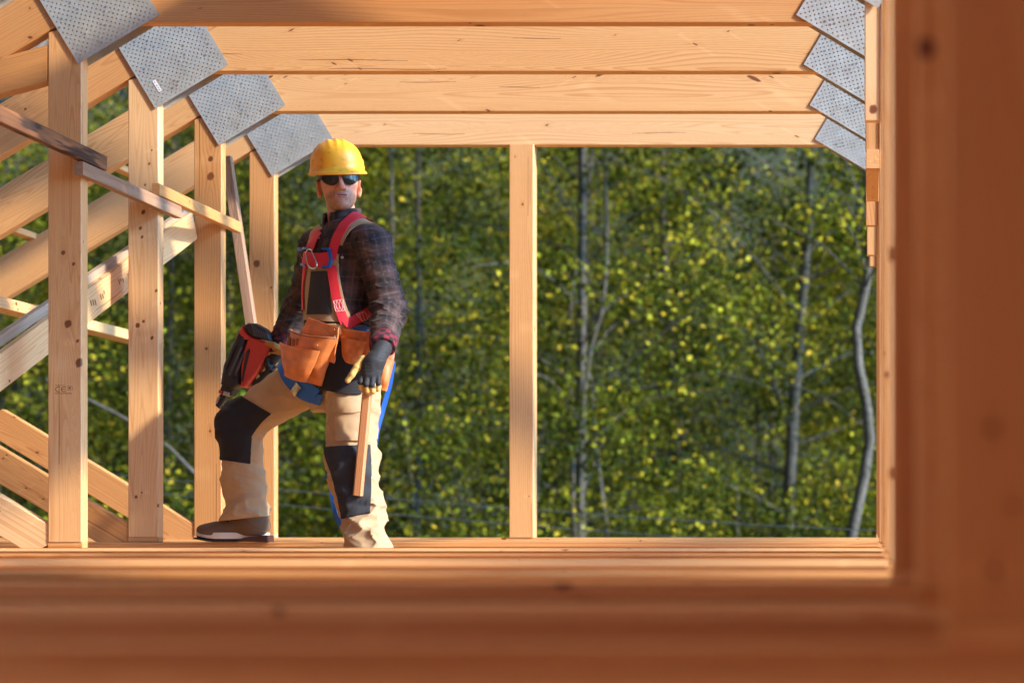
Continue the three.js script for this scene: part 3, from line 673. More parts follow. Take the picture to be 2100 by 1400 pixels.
const shirtBase = union([torsoF(0.006), trapL, trapR, ...armR], 0.05);
const shirtF = (x, y, z) => {
  let d = shirtBase(x, y, z), e = Math.min(armL[0](x, y, z), armL[1](x, y, z));
  const e2 = sminp(armL[0](x, y, z), armL[1](x, y, z), 0.03);
  d = sminp(d, e2, y > J.shL.y - 0.14 ? 0.035 : 0.012);
  if (d < 0.04) {
    const k = 0.55 + 0.9 * elbowFolds(x, y, z, J.elL, 0.13) + 0.5 * elbowFolds(x, y, z, J.elR, 0.12);
    d -= folds(x, y, z, 0.016) * k * (y > EYE + 1.17 ? 0.3 : 1);
  }
  d = smaxp(d, -(y - EYE - 0.66), 0.01);
  // cuffs end at the wrists
  const w = (j, k) => { const ux = j.x - k.x, uy = j.y - k.y, uz = j.z - k.z, L = Math.hypot(ux, uy, uz); return ((x - j.x) * ux + (y - j.y) * uy + (z - j.z) * uz) / L; };
  if (e < 0.03 && y < J.elL.y) d = Math.max(d, w(J.wrL, J.elL) - 0.004);
  if (Math.hypot(x - J.wrR.x, y - J.wrR.y, z - J.wrR.z) < 0.12) d = Math.max(d, w(J.wrR, J.elR) - 0.004);
  return Math.max(d, y - EYE - 1.262);
};
// plaid: brown over near-black with thin pale lines
function plaidAt(u, v) {
  const P1 = 0.088, f = (t) => t / P1 - Math.floor(t / P1), fu = f(u), fv = f(v);
  const band = (q) => sstep(0.05, 0.12, q) - sstep(0.56, 0.63, q), line = (q) => Math.max(0, 1 - Math.abs(q - 0.34) / 0.03) + 0.8 * Math.max(0, 1 - Math.abs(q - 0.83) / 0.028);
  const b = 0.5 * (band(fu) + band(fv)), l = clamp(Math.max(line(fu), line(fv)) * 0.28, 0, 1);
  return [mixn(mixn(0.013, 0.074, b), 0.27, l), mixn(mixn(0.010, 0.040, b), 0.2, l), mixn(mixn(0.010, 0.034, b), 0.18, l)];
}
function alongBone(x, y, z, a, b, ref) {                                // length along, arc round
  const ax = b.clone().sub(a), L = ax.length(); ax.normalize();
  const p = V(x - a.x, y - a.y, z - a.z), t = p.dot(ax); p.addScaledVector(ax, -t);
  const r1 = ref.clone().addScaledVector(ax, -ref.dot(ax)).normalize(), r2 = ax.clone().cross(r1);
  return [t, Math.atan2(p.dot(r2), p.dot(r1)), t / L];
}
const chestT = torsoF(0.006);
const shirtColor = (x, y, z) => {
  const q = [chestT(x, y, z), armL[0](x, y, z), armL[1](x, y, z), armR[0](x, y, z), armR[1](x, y, z)];
  let m = 0; for (let i = 1; i < 5; i++) if (q[i] < q[m] - (m === 0 ? 0.004 : 0)) m = i;
  if (m === 0) { const [cx] = torsoAt(y), dx = x - cx, dz = z + 8.15; return plaidAt(Math.atan2(dx * RA.x + dz * RA.z, dx * FA.x + dz * FA.z) * 0.145 + 0.02, y + 0.012); }
  const bone = [null, [J.shL, J.elL], [J.elL, J.wrL], [J.shR, J.elR], [J.elR, J.wrR]][m], [t, a, s] = alongBone(x, y, z, bone[0], bone[1], V(0, 0, 1));
  if (m === 2 && s > 0.80) { const c = (Math.floor(t / 0.02) + Math.floor((a + 4) * 0.05 / 0.02)) % 2; return c ? [0.19, 0.016, 0.028] : [0.02, 0.012, 0.014]; }
  if (m === 4 && s > 0.72) { const c = (Math.floor(t / 0.02) + Math.floor((a + 4) * 0.05 / 0.02)) % 2; return c ? [0.12, 0.012, 0.02] : [0.015, 0.01, 0.012]; }
  return plaidAt(a * 0.068 + 0.01, t + (m % 2 ? 0 : 0.283));
};
const cloth = (o) => phys({ roughness: 0.92, sheen: 0.25, sheenRoughness: 0.6, sheenColor: lin(0.5, 0.45, 0.4), ...o });
const plaidMat = cloth({ vertexColors: true });
const shirt = wear('shirt', meshField(shirtF, P(-2.52, 0.64, 8.58), P(-1.84, 1.275, 7.74), 0.0052, shirtColor), plaidMat);

// ------------------------------------------------ head and body
const headC = at(694, 386, 8.15), headQ = new THREE.Quaternion().setFromEuler(new THREE.Euler(-0.05, 0.34, 0.085, 'ZYX'));
const hInv = headQ.clone().invert(), H = (x, y, z) => V(x, y, z).applyQuaternion(headQ).add(headC);
const headLocal = (() => {
  const S = [];
  const skull = ellipsoid(V(0, 0.052, -0.012), V(0.076, 0.1, 0.098)), faceE = ellipsoid(V(0, -0.012, 0.032), V(0.064, 0.085, 0.066)), jaw = ellipsoid(V(0, -0.05, 0.032), V(0.053, 0.042, 0.054)), chin = ellipsoid(V(0, -0.084, 0.072), V(0.026, 0.017, 0.02));
  const cheekL = ellipsoid(V(0.042, -0.002, 0.062), V(0.024, 0.018, 0.022)), cheekR = ellipsoid(V(-0.042, -0.002, 0.062), V(0.024, 0.018, 0.022));
  const browB = cone(V(-0.036, 0.042, 0.083), V(0.036, 0.042, 0.083), 0.010, 0.010), bridge = cone(V(0, 0.03, 0.09), V(0, -0.016, 0.113), 0.0075, 0.0105), tip = ellipsoid(V(0, -0.021, 0.112), V(0.0125, 0.010, 0.0115)), wingA = ellipsoid(V(0.0125, -0.0245, 0.1), V(0.0085, 0.0075, 0.0105)), wingB = ellipsoid(V(-0.0125, -0.0245, 0.1), V(0.0085, 0.0075, 0.0105));
  const muzzle = ellipsoid(V(0, -0.048, 0.073), V(0.036, 0.026, 0.026)), upLip = cone(V(-0.021, -0.0475, 0.0905), V(0.021, -0.0475, 0.0905), 0.0042, 0.0042), upMid = ellipsoid(V(0, -0.0462, 0.0955), V(0.016, 0.0046, 0.005)), loLip = ellipsoid(V(0, -0.0555, 0.0945), V(0.019, 0.0052, 0.0055));
  const eyeA = ellipsoid(V(0.031, 0.024, 0.098), V(0.018, 0.013, 0.014)), eyeB = ellipsoid(V(-0.031, 0.024, 0.098), V(0.018, 0.013, 0.014));
  const ear = (s) => { const q = new THREE.Quaternion().setFromEuler(new THREE.Euler(0.12, s * 0.55, s * -0.1)); const o = ellipsoid(V(s * 0.079, 0.002, -0.002), V(0.0095, 0.034, 0.021), q), i = ellipsoid(V(s * 0.088, 0.006, 0.005), V(0.0075, 0.02, 0.0105), q), lobe = ellipsoid(V(s * 0.077, -0.029, 0.002), V(0.007, 0.011, 0.009)); return (x, y, z) => sminp(smaxp(o(x, y, z), -i(x, y, z), 0.006), lobe(x, y, z), 0.01); };
  const earA = ear(1), earB = ear(-1), neck = cone(V(0, -0.02, -0.036), V(0.012, -0.17, -0.05), 0.053, 0.06), throat = cone(V(0, -0.075, 0.012), V(0.012, -0.15, -0.01), 0.024, 0.03);
  const nostA = ellipsoid(V(0.0065, -0.0305, 0.107), V(0.0035, 0.004, 0.0035)), nostB = ellipsoid(V(-0.0065, -0.0305, 0.107), V(0.0035, 0.004, 0.0035));
  return (x, y, z) => {
    let d = sminp(skull(x, y, z), faceE(x, y, z), 0.03);
    d = sminp(d, jaw(x, y, z), 0.025); d = sminp(d, chin(x, y, z), 0.022); d = sminp(d, cheekL(x, y, z), 0.02); d = sminp(d, cheekR(x, y, z), 0.02);
    d = sminp(d, browB(x, y, z), 0.018); d = sminp(d, muzzle(x, y, z), 0.014);
    d = smaxp(d, -eyeA(x, y, z), 0.012); d = smaxp(d, -eyeB(x, y, z), 0.012);
    d = sminp(d, bridge(x, y, z), 0.012); d = sminp(d, tip(x, y, z), 0.008); d = sminp(d, wingA(x, y, z), 0.005); d = sminp(d, wingB(x, y, z), 0.005);
    d = smaxp(d, -nostA(x, y, z), 0.002); d = smaxp(d, -nostB(x, y, z), 0.002);
    const lips = Math.min(upLip(x, y, z), upMid(x, y, z)); d = sminp(d, lips, 0.004); d = Math.min(sminp(d, loLip(x, y, z), 0.004), d);
    d = sminp(d, earA(x, y, z), 0.008); d = sminp(d, earB(x, y, z), 0.008);
    d = sminp(d, neck(x, y, z), 0.018); d = sminp(d, throat(x, y, z), 0.014);
    // parting of the lips
    const m = Math.hypot((y + 0.0512 - 0.002 * Math.cos(x * 90)) , Math.max(0, Math.abs(x) - 0.017)) - 0.001; if (z > 0.07) d = smaxp(d, -m, 0.003);
    return d;
  };
})();
const hv = V();
const headF = (x, y, z) => { hv.set(x - headC.x, y - headC.y, z - headC.z).applyQuaternion(hInv); return headLocal(hv.x, hv.y, hv.z); };
const skinColor = (x, y, z) => {
  const p = hv.set(x - headC.x, y - headC.y, z - headC.z).applyQuaternion(hInv), n = noise3(x * 60, y * 60, z * 60), n2 = noise3(x * 380, y * 380, z * 380);
  let r = 0.6, g = 0.305, b = 0.19;
  const red = clamp(Math.exp(-((Math.abs(p.x) - 0.04) ** 2 + (p.y + 0.008) ** 2) / 0.0006) + Math.exp(-(p.x ** 2 + (p.y + 0.02) ** 2) / 0.0003) + (Math.abs(p.x) > 0.074 ? 0.8 : 0), 0, 1);
  r += 0.02 * red; g -= 0.055 * red; b -= 0.04 * red;
  const tone = 0.9 + 0.2 * n; r *= tone; g *= tone; b *= tone;
  // short beard stubble round mouth, chin and jaw
  const mouth = Math.hypot(p.x / 0.026, (p.y + 0.051) / 0.010), st = p.z > -0.01 && p.y > -0.12 ? sstep(-0.022, -0.036, p.y) * (1 - sstep(-0.085, -0.115, p.y) * 0.6) * sstep(0.85, 0.98, mouth) * (Math.abs(p.x) > 0.045 ? sstep(-0.028, -0.05, p.y) : 1) : 0;
  const k = st * (0.5 + 0.45 * (n2 > 0.5 ? 1 : 0)); r = mixn(r, 0.2, k * 0.75); g = mixn(g, 0.115, k * 0.75); b = mixn(b, 0.07, k * 0.75);
  if (p.z > 0.075 && Math.abs(p.x) < 0.021 * Math.sqrt(Math.max(0, 1 - ((p.y + 0.051) / 0.011) ** 2)) + 0.001 && Math.abs(p.y + 0.051) < 0.0105) { r = 0.33; g = 0.125; b = 0.095; }
  // cropped hair at the temples and nape
  if (p.y > 0.028 && p.z < 0.052) { r = 0.09; g = 0.055; b = 0.035; }
  return [r, g, b];
};
const bodyCore = union([torsoF(-0.022), cone(J.shL, J.elL, 0.05, 0.042), cone(J.elL, J.wrL, 0.042, 0.03), cone(J.shR, J.elR, 0.05, 0.042), cone(J.elR, J.wrR, 0.042, 0.03), cone(J.hipR, J.knR, 0.076, 0.056), cone(J.knR, J.anR, 0.054, 0.04), cone(J.hipL, J.knL, 0.078, 0.056), cone(J.knL, J.anL, 0.054, 0.04), cone(neckBase, neckTop, 0.056, 0.05)], 0.04);
{
  const hg = meshField(headF, H(0, 0, 0).add(V(-0.12, -0.19, -0.14)), H(0, 0, 0).add(V(0.12, 0.17, 0.15)), 0.0028, skinColor);
  const bg = meshField(bodyCore, P(-2.9, -0.3, 8.6), P(-1.8, 1.36, 7.7), 0.014, () => [0.55, 0.3, 0.21]);
  const skin = phys({ vertexColors: true, roughness: 0.55, specularIntensity: 0.5 });
  wear('body', mergeGeometries([hg, bg]), skin);
}
// ------------------------------------------------ trousers
const BEIGE = lin(0.47, 0.315, 0.175), beigeMat = (() => {
  const map = tex(256, 256, (x, y, o) => { const w = ((x + y) % 4 < 2 ? 6 : -6), n = noise2(x / 24, y / 24, 77, 11, 11) * 18; o[0] = 236 + w - n; o[1] = 236 + w - n; o[2] = 234 + w - n; });
  map.repeat.set(6, 6);
  return cloth({ color: lin(0.50, 0.335, 0.18), map });
})();
const trouserMat = cloth({ color: lin(0.46, 0.30, 0.155) }), blackCloth = cloth({ color: lin(0.017, 0.015, 0.015), sheenColor: lin(0.2, 0.2, 0.2) }), greyCloth = cloth({ color: lin(0.03, 0.029, 0.03), sheenColor: lin(0.3, 0.3, 0.3) });
const legR1 = cone(J.hipR, J.knR, 0.106, 0.078), legR2 = cone(J.knR, J.anR, 0.079, 0.086), legL1 = cone(J.hipL, J.knL, 0.108, 0.094), legL2 = cone(J.knL, J.anL, 0.093, 0.071);
const pelvis = torsoF(0.012);
const drape = (x, y, z) => { const q = noise3(x * 4, y * 4, z * 4 + 9) * 1.2, a = ridge(noise3(x * 9 + y * 7 + q, y * 12 - x * 7 + q, z * 9)), b = ridge(noise3(x * 17 - y * 12 + 5, y * 19 + x * 8, z * 15 + 9)), c = ridge(noise3(x * 7 + 30, y * 34 + x * 12, z * 9)); return 0.017 * (a - 0.35) + 0.008 * (b - 0.35) + 0.006 * (c - 0.35); };
const trouserF = (x, y, z) => {
  const a = sminp(legR1(x, y, z), legR2(x, y, z), 0.045), b = sminp(legL1(x, y, z), legL2(x, y, z), 0.04);
  let d = sminp(pelvis(x, y, z), sminp(a, b, 0.02), 0.05);
  if (d < 0.05) {
    const kn = Math.exp(-(((x - J.knR.x) ** 2 + (y - J.knR.y + 0.03) ** 2 + (z - J.knR.z) ** 2) / 0.018)), low = sstep(EYE + 0.25, EYE + 0.0, y), kl = Math.exp(-(((x - J.knL.x) ** 2 + (y - J.knL.y) ** 2 + (z - J.knL.z) ** 2) / 0.03));
    d -= drape(x, y, z) * (0.45 + 0.8 * kn + 0.9 * low + 0.6 * kl);
  }
  d = smaxp(d, y - EYE - 0.80, 0.01);
  const hem = x < -2.3 ? EYE + 0.022 + (x - J.anR.x) * 0.10 : EYE - 0.2;
  return smaxp(d, hem - y, 0.006);
};
// worn canvas: pale rubbed threads and earthy smears
const canvasColor = (x, y, z) => { const n = noise3(x * 14, y * 9, z * 14), m = noise3(x * 60 + 3, y * 44, z * 60), s = sstep(0.62, 0.85, noise3(x * 7 + 20, y * 5, z * 7) * 0.75 + m * 0.25), v = 0.9 + 0.16 * n + 0.12 * (m - 0.5); return [mixn(0.47 * v, 0.29, s * 0.5), mixn(0.305 * v, 0.18, s * 0.5), mixn(0.155 * v, 0.095, s * 0.5)]; };
const trousers = wear('trousers', meshField(trouserF, P(-2.84, -0.24, 8.48), P(-1.84, 0.83, 7.76), 0.0062, canvasColor), cloth({ vertexColors: true }));
const trouserSmooth = (x, y, z) => { const a = sminp(legR1(x, y, z), legR2(x, y, z), 0.045), b = sminp(legL1(x, y, z), legL2(x, y, z), 0.04); return sminp(pelvis(x, y, z), sminp(a, b, 0.02), 0.05) - 0.003; };
const legRF = trouserF, legLF = trouserF;
// knee panels
wear('knee_panel', patchGeo(legRF, [[484, 806], [554, 848], [512, 896], [434, 866]], 22, 18, 0.006, 0.012, { bow: [6, -4, 0, 0] }), blackCloth, trousers);
wear('knee_panel', patchGeo(legRF, [[434, 862], [513, 892], [511, 951], [434, 940]], 20, 18, 0.0065, 0.012, {}), blackCloth, trousers);
wear('knee_panel', patchGeo(legLF, [[660, 917], [757, 912], [758, 1052], [701, 1063]], 24, 30, 0.006, 0.012, { bow: [-4, 2, 0, 0] }), greyCloth, trousers);
wear('thigh_pocket', patchGeo(trouserSmooth, [[686, 700], [752, 716], [738, 809], [660, 797]], 20, 20, 0.014, 0.02, { bow: [6, 6, 0, 4] }), blackCloth, trousers);
{ const cp = wear('cargo_pocket', patchGeo(legLF, [[688, 838], [735, 838], [735, 905], [690, 905]], 14, 16, 0.012, 0.02, {}), trouserMat, trousers); }
wear('pocket_flap', patchGeo(legLF, [[686, 818], [737, 818], [737, 846], [687, 846]], 14, 8, 0.018, 0.024, {}), trouserMat, trousers);
// bib with its dark pocket
const bibF = chest;
const bib = wear('bib', patchGeo(bibF, [[634, 542], [694, 540], [722, 662], [618, 656]], 24, 30, 0.009, 0.014, { bow: [2, -6, 2, 0] }), beigeMat);
wear('bib_pocket', patchGeo(bibF, [[642, 557], [675, 556], [681, 645], [633, 645]], 16, 22, 0.0125, 0.006, {}), greyCloth, bib);
wear('bib_side', patchGeo(bibF, [[619, 538], [632, 541], [634, 580], [622, 572]], 6, 10, 0.008, 0.01, {}), beigeMat, bib);
wear('shoulder_strap', strapGeo(chest, [[688, 548], [690, 522], [701, 494], [716, 470], [736, 458], [758, 456], [776, 462]], 11, 0.011, 0.006), beigeMat, bib);
wear('shoulder_strap', strapGeo(chest, [[620, 540], [622, 516], [634, 492], [650, 474], [660, 466]], 11, 0.009, 0.006), beigeMat, bib);
wear('strap_clip', strapGeo(chest, [[690, 520], [697, 502]], 13, 0.014, 0.008), blackCloth, bib);
// ------------------------------------------------ shirt collar and buttons
{
  const grid = [], nrm = [], c0 = at(699, 449, 8.165);
  for (let i = 0; i <= 40; i++) { const a = (i / 40) * 5.9 + 0.19 + (ANG > 0 ? -0.0 : 0); grid.push([]); nrm.push([]);
    for (let j = 0; j <= 6; j++) { const t = j / 6, r = 0.079 - 0.006 * t, fx = Math.sin(a), fz = Math.cos(a);
      const n = V(RA.x * fx + FA.x * fz, 0, RA.z * fx + FA.z * fz), front = Math.cos(a) > 0 ? Math.cos(a) : 0;
      grid[i].push(c0.clone().addScaledVector(n, r * (1 - 0.08 * front)).add(V(0.004 * Math.sin(a * 5), -0.036 + t * (0.066 - 0.014 * front + 0.016 * (1 - Math.cos(a)) * 0.5), 0))); nrm[i].push(n); } }
  const cg = sheetGeo(grid, nrm, 0.003, 0.006), cc = []; const p = cg.attributes.position;
  for (let i = 0; i < p.count; i++) cc.push(...plaidAt(Math.atan2(p.getX(i) - c0.x, p.getZ(i) - c0.z) * 0.08, p.getY(i) * 0.9 + 0.03));
  cg.setAttribute('color', new THREE.Float32BufferAttribute(cc, 3));
  wear('collar', cg, plaidMat, shirt);
  const btn = std({ color: lin(0.5, 0.45, 0.4), roughness: 0.3, metalness: 0.4 });
  for (const [x, y] of [[660, 456], [655, 489], [701, 528]]) { const q = onField(shirtF, x, y), n = gradOf(shirtF, q, 0.006), b = new THREE.CylinderGeometry(0.0055, 0.006, 0.003, 12); b.applyQuaternion(new THREE.Quaternion().setFromUnitVectors(V(0, 1, 0), n)); b.translate(q.x + n.x * 0.003, q.y + n.y * 0.003, q.z + n.z * 0.003); wear('button', b, btn, shirt); }
  wear('placket', strapGeo(chest, [[663, 462], [656, 490], [652, 530]], 12, 0.006, 0.008), cloth({ color: lin(0.03, 0.02, 0.019) }), shirt);
}
// ------------------------------------------------ hard hat
const plastic = phys({ color: lin(0.93, 0.41, 0.02), roughness: 0.48, clearcoat: 0.1, clearcoatRoughness: 0.4 });
{
  const pos = [], idx = [], nA = 96, rows = [];
  const base = (a) => { const n = 2.3, c = Math.abs(Math.cos(a)), s = Math.abs(Math.sin(a)), q = Math.pow(Math.pow(c / 0.124, n) + Math.pow(s / 0.104, n), -1 / n); return q; };
  const ext = (a) => { const c = Math.cos(a); return 0.007 + 0.020 * Math.pow(Math.max(0, c), 1.4) + 0.005 * Math.exp(-(((Math.abs(a - Math.PI) - 1.75) / 0.22) ** 2)); };
  rows.push((a) => [base(a) - 0.012, -0.004], (a) => [base(a) + ext(a) - 0.004, -0.012 - 0.006 * Math.max(0, Math.cos(a))], (a) => [base(a) + ext(a), -0.009 - 0.006 * Math.max(0, Math.cos(a))], (a) => [base(a) + ext(a) - 0.002, -0.004 - 0.004 * Math.max(0, Math.cos(a))], (a) => [base(a) + 0.004, 0.003], (a) => [base(a) + 0.002, 0.016], (a) => [base(a) - 0.001, 0.021]);
  for (let k = 1; k <= 22; k++) { const h = Math.sin(k / 22 * Math.PI / 2); rows.push((a) => [(base(a) - 0.001) * Math.pow(Math.max(0, 1 - Math.pow(h, 2.35)), 1 / 2.35), 0.021 + 0.108 * h]); }
  rows.forEach((f, r) => { for (let i = 0; i <= nA; i++) {
    const a = i / nA * Math.PI * 2; let [q, y] = f(a); let x = Math.sin(a) * q, z = Math.cos(a) * q;
    if (r > 9) { const top = sstep(0.045, 0.09, y); const b = 0.0065 * Math.exp(-((x / 0.008) ** 2)) + 0.005 * (Math.exp(-(((x - 0.03) / 0.008) ** 2)) + Math.exp(-(((x + 0.03) / 0.008) ** 2))); y += b * top * sstep(0.12, 0.06, Math.abs(z)); }
    // accessory slots stand a little proud at the sides
    if (r >= 5 && r < 12) { const s = Math.exp(-(((Math.abs(a - Math.PI) - 1.97) / 0.16) ** 4)) * (y > 0.012 && y < 0.05 ? 1 : 0); x *= 1 + 0.045 * s; z *= 1 + 0.045 * s; }
    const yy = y * 0.978 - z * 0.2, zz = z * 0.978 + y * 0.2, p = H(x, yy + 0.072, zz - 0.018); pos.push(p.x, p.y, p.z); } });
  for (let r = 0; r < rows.length - 1; r++) for (let i = 0; i < nA; i++) { const A = r * (nA + 1) + i, B = A + nA + 1; idx.push(A, A + 1, B, B, A + 1, B + 1); }
  const g = new THREE.BufferGeometry(); g.setAttribute('position', new THREE.Float32BufferAttribute(pos, 3)); g.setIndex(idx); g.computeVertexNormals();
  const hgm = mergeVertices(g, 1e-5), hp = hgm.attributes.position, hc = [];
  for (let i = 0; i < hp.count; i++) { const X = hp.getX(i) * 60, Y = hp.getY(i) * 60, Z = hp.getZ(i) * 60, v = 0.93 + 0.1 * noise3(X, Y, Z) - 0.25 * sstep(0.74, 0.82, noise3(X * 1.7 + 8, Y * 6, Z * 1.7)); hc.push(v, v, v * 0.98); }   // rubbed and scuffed shell
  hgm.setAttribute('color', new THREE.Float32BufferAttribute(hc, 3)); hgm.computeVertexNormals(); plastic.vertexColors = true;
  const hat = wear('hard_hat', hgm, plastic);
  // suspension band inside
  const bp = [], bi = []; for (let i = 0; i <= 60; i++) { const a = i / 60 * Math.PI * 2, q = 0.088 + 0.014 * Math.cos(a) ** 2; for (const y of [-0.008, 0.02]) { const p = H(Math.sin(a) * q * 0.96, y + 0.066 - 0.2 * Math.cos(a) * q, Math.cos(a) * q * 1.03 - 0.016); bp.push(p.x, p.y, p.z); } }
  for (let i = 0; i < 60; i++) bi.push(2 * i, 2 * i + 2, 2 * i + 1, 2 * i + 1, 2 * i + 2, 2 * i + 3);
  const bg = new THREE.BufferGeometry(); bg.setAttribute('position', new THREE.Float32BufferAttribute(bp, 3)); bg.setIndex(bi); bg.computeVertexNormals();
  wear('headband', bg, std({ color: lin(0.62, 0.58, 0.5), roughness: 0.8 }), hat);
}
// ------------------------------------------------ sunglasses
{
  const dark = phys({ color: lin(0.008, 0.008, 0.009), roughness: 0.12 }), frameM = std({ color: lin(0.012, 0.012, 0.012), roughness: 0.3 });
  const zAt = (x) => 0.1105 - 4.2 * x * x - 180 * x ** 4, G = (s, pts, off) => { };
  const lens = (s) => {
    const grid = [], nrm = [];
    for (let i = 0; i <= 16; i++) { const u = i / 16, ax = 0.0085 + u * 0.062; grid.push([]); nrm.push([]);
      const yt = 0.0405 + 0.004 * Math.sin(u * 2.6) - 0.006 * u * u, yb = 0.0405 - 0.022 - 0.031 * Math.pow(Math.sin(Math.PI * clamp(0.14 + u * 0.80, 0, 1)), 0.75) + 0.004 * u;
      for (let j = 0; j <= 8; j++) { const y = mixn(yb, yt, j / 8), x = s * ax, z = zAt(ax) + 0.002 - 3 * (y - 0.03) ** 2 - 0.1 * (0.03 - y); grid[i].push(H(x, y, z)); nrm[i].push(V(s * 8.4 * ax, 0, 1).normalize().applyQuaternion(headQ)); } }
    if (s < 0) { grid.reverse(); nrm.reverse(); }
    return sheetGeo(grid, nrm, 0.0015, 0.003);
  };
  const gl = wear('sunglasses', lens(1), dark); wear('lens', lens(-1), dark, gl);
  const rail = []; for (let i = -12; i <= 12; i++) { const x = i / 12 * 0.072; rail.push(H(x, 0.0415 + 0.002 * Math.cos(x * 70) - 0.7 * x * x, zAt(Math.abs(x)) + 0.001)); }
  wear('frame', limbGeo(rail, 0.0028, 0.0028, 6).deleteAttribute('uv'), frameM, gl);
  for (const s of [-1, 1]) wear('temple', limbGeo([H(s * 0.0715, 0.036, zAt(0.071)), H(s * 0.079, 0.034, 0.05), H(s * 0.081, 0.03, 0.0)], 0.004, 0.003, 6).deleteAttribute('uv'), frameM, gl);
  wear('bridge', limbGeo([H(-0.011, 0.036, 0.111), H(0, 0.04, 0.114), H(0.011, 0.036, 0.111)], 0.003, 0.003, 6).deleteAttribute('uv'), frameM, gl);
}
// ---------------------------------------------------------------- harness, belt, gloves, boots
const redWeb = cloth({ color: lin(0.62, 0.018, 0.035), roughness: 0.7 }), blueWeb = cloth({ color: lin(0.012, 0.12, 0.46), roughness: 0.65 }), steelM = std({ color: lin(0.62, 0.62, 0.6), metalness: 1, roughness: 0.22 }), bluePlastic = std({ color: lin(0.02, 0.10, 0.34), roughness: 0.4, metalness: 0.3 }), stitch = cloth({ color: lin(0.75, 0.68, 0.66) });
const harness = wear('harness', strapGeo(chest, [[768, 449], [752, 444], [735, 446], [716, 458], [700, 480], [689, 505], [682, 532]], 17, 0.017, 0.004), redWeb);
wear('strap', strapGeo(chest, [[682, 545], [687, 585], [695, 630], [706, 664]], 17, 0.017, 0.004), redWeb, harness);
wear('strap', strapGeo(chest, [[706, 668], [726, 655], [746, 640], [764, 628]], 19, 0.02, 0.004), redWeb, harness);
wear('strap', strapGeo(chest, [[657, 476], [648, 492], [640, 513]], 14, 0.016, 0.004), redWeb, harness);
wear('strap', strapGeo(chest, [[618, 531], [640, 533], [660, 536], [680, 533]], 28, 0.021, 0.004, { n: 14 }), redWeb, harness);
wear('strap', strapGeo(chest, [[630, 545], [625, 575], [623, 610], [624, 636]], 9, 0.016, 0.004), redWeb, harness);
const ringBar = (pts, r, m, parent, name = 'buckle') => wear(name, limbGeo([...pts, pts[0].clone().lerp(pts[1], 0.02)], r, r, 6).deleteAttribute('uv'), m, parent);
const onC = (x, y, o) => { const q = onField(chest, x, y); return q.addScaledVector(gradOf(chest, q, 0.01), o); };
wear('buckle', strapGeo(chest, [[621, 509], [641, 513]], 5, 0.026, 0.01), bluePlastic, harness);
wear('buckle', strapGeo(chest, [[616, 541], [636, 545]], 5, 0.026, 0.01), bluePlastic, harness);
wear('buckle', strapGeo(chest, [[680, 513], [683, 532], [681, 547]], 5, 0.028, 0.01), bluePlastic, harness);
wear('buckle', strapGeo(chest, [[668, 550], [682, 547]], 5, 0.028, 0.01), bluePlastic, harness);
wear('buckle', strapGeo(chest, [[668, 514], [682, 513]], 4, 0.028, 0.01), bluePlastic, harness);
ringBar([[640, 524], [643, 517], [650, 517], [653, 524], [660, 546], [658, 552], [650, 553], [645, 547]].map(([x, y]) => onC(x, y, 0.03)), 0.0028, steelM, harness, 'carabiner');
// box stitching on the two strap ends
for (const P4 of [[[686, 617], [703, 613], [706, 637], [690, 640]], [[725, 645], [738, 638], [749, 652], [735, 660]]]) {
  const q = P4.map(([x, y]) => onC(x, y, 0.0225)), list = [];
  for (const [a, b] of [[0, 1], [1, 2], [2, 3], [3, 0]]) list.push(limbGeo([q[a], q[a].clone().lerp(q[b], 0.5), q[b]], 0.0007, 0.0007, 4));
  for (let k = 0; k < 3; k++) { const a = q[0].clone().lerp(q[1], k / 3), b = q[0].clone().lerp(q[1], (k + 1) / 3), c = q[3].clone().lerp(q[2], k / 3), d = q[3].clone().lerp(q[2], (k + 1) / 3); list.push(limbGeo([a, a.clone().lerp(d, 0.5), d], 0.0006, 0.0006, 4), limbGeo([b, b.clone().lerp(c, 0.5), c], 0.0006, 0.0006, 4)); }
  wear('stitching', mergeGeometries(list).deleteAttribute('uv'), stitch, harness);
}
// leg loops and the hanging lanyard
const thighF = trouserSmooth;
wear('leg_loop', strapGeo(thighF, [[598, 716], [586, 732], [582, 752], [590, 774], [606, 793], [632, 809], [664, 820]], 20, 0.015, 0.005), blueWeb, harness);
wear('leg_loop', strapGeo(thighF, [[592, 735], [594, 755], [612, 776], [640, 792], [658, 806]], 16, 0.018, 0.005), blueWeb, harness);
wear('buckle', strapGeo(thighF, [[609, 790], [620, 801]], 24, 0.026, 0.008), steelM, harness);
wear('lanyard', ribbonGeo([at(806, 742, 8.1), at(798, 790, 8.12), at(784, 840, 8.13), at(772, 885, 8.12), at(766, 930, 8.13), at(758, 985, 8.18), at(730, 1010, 8.22), at(692, 968, 8.2), at(677, 966, 8.18), at(680, 1010, 8.16), at(686, 1050, 8.12), at(697, 1074, 8.06), at(712, 1084, 8.0)], 0.021, 0.003, (t) => V(0.75 - 1.2 * t, 0.1, 0.7), 90), blueWeb, harness);
wear('hip_pad', strapGeo(pelvis, [[722, 682], [745, 680], [764, 688]], 22, 0.012, 0.008), blueWeb, harness);
ringBar([[742, 676], [750, 672], [758, 676], [760, 690], [752, 698], [744, 694]].map(([x, y]) => { const q = onField(pelvis, x, y); return q.addScaledVector(gradOf(pelvis, q), 0.03); }), 0.003, steelM, harness, 'ring');
ringBar([[590, 700], [596, 697], [602, 700], [600, 714], [592, 716]].map(([x, y]) => { const q = onField(pelvis, x, y); return q.addScaledVector(gradOf(pelvis, q), 0.02); }), 0.0025, steelM, harness, 'ring');

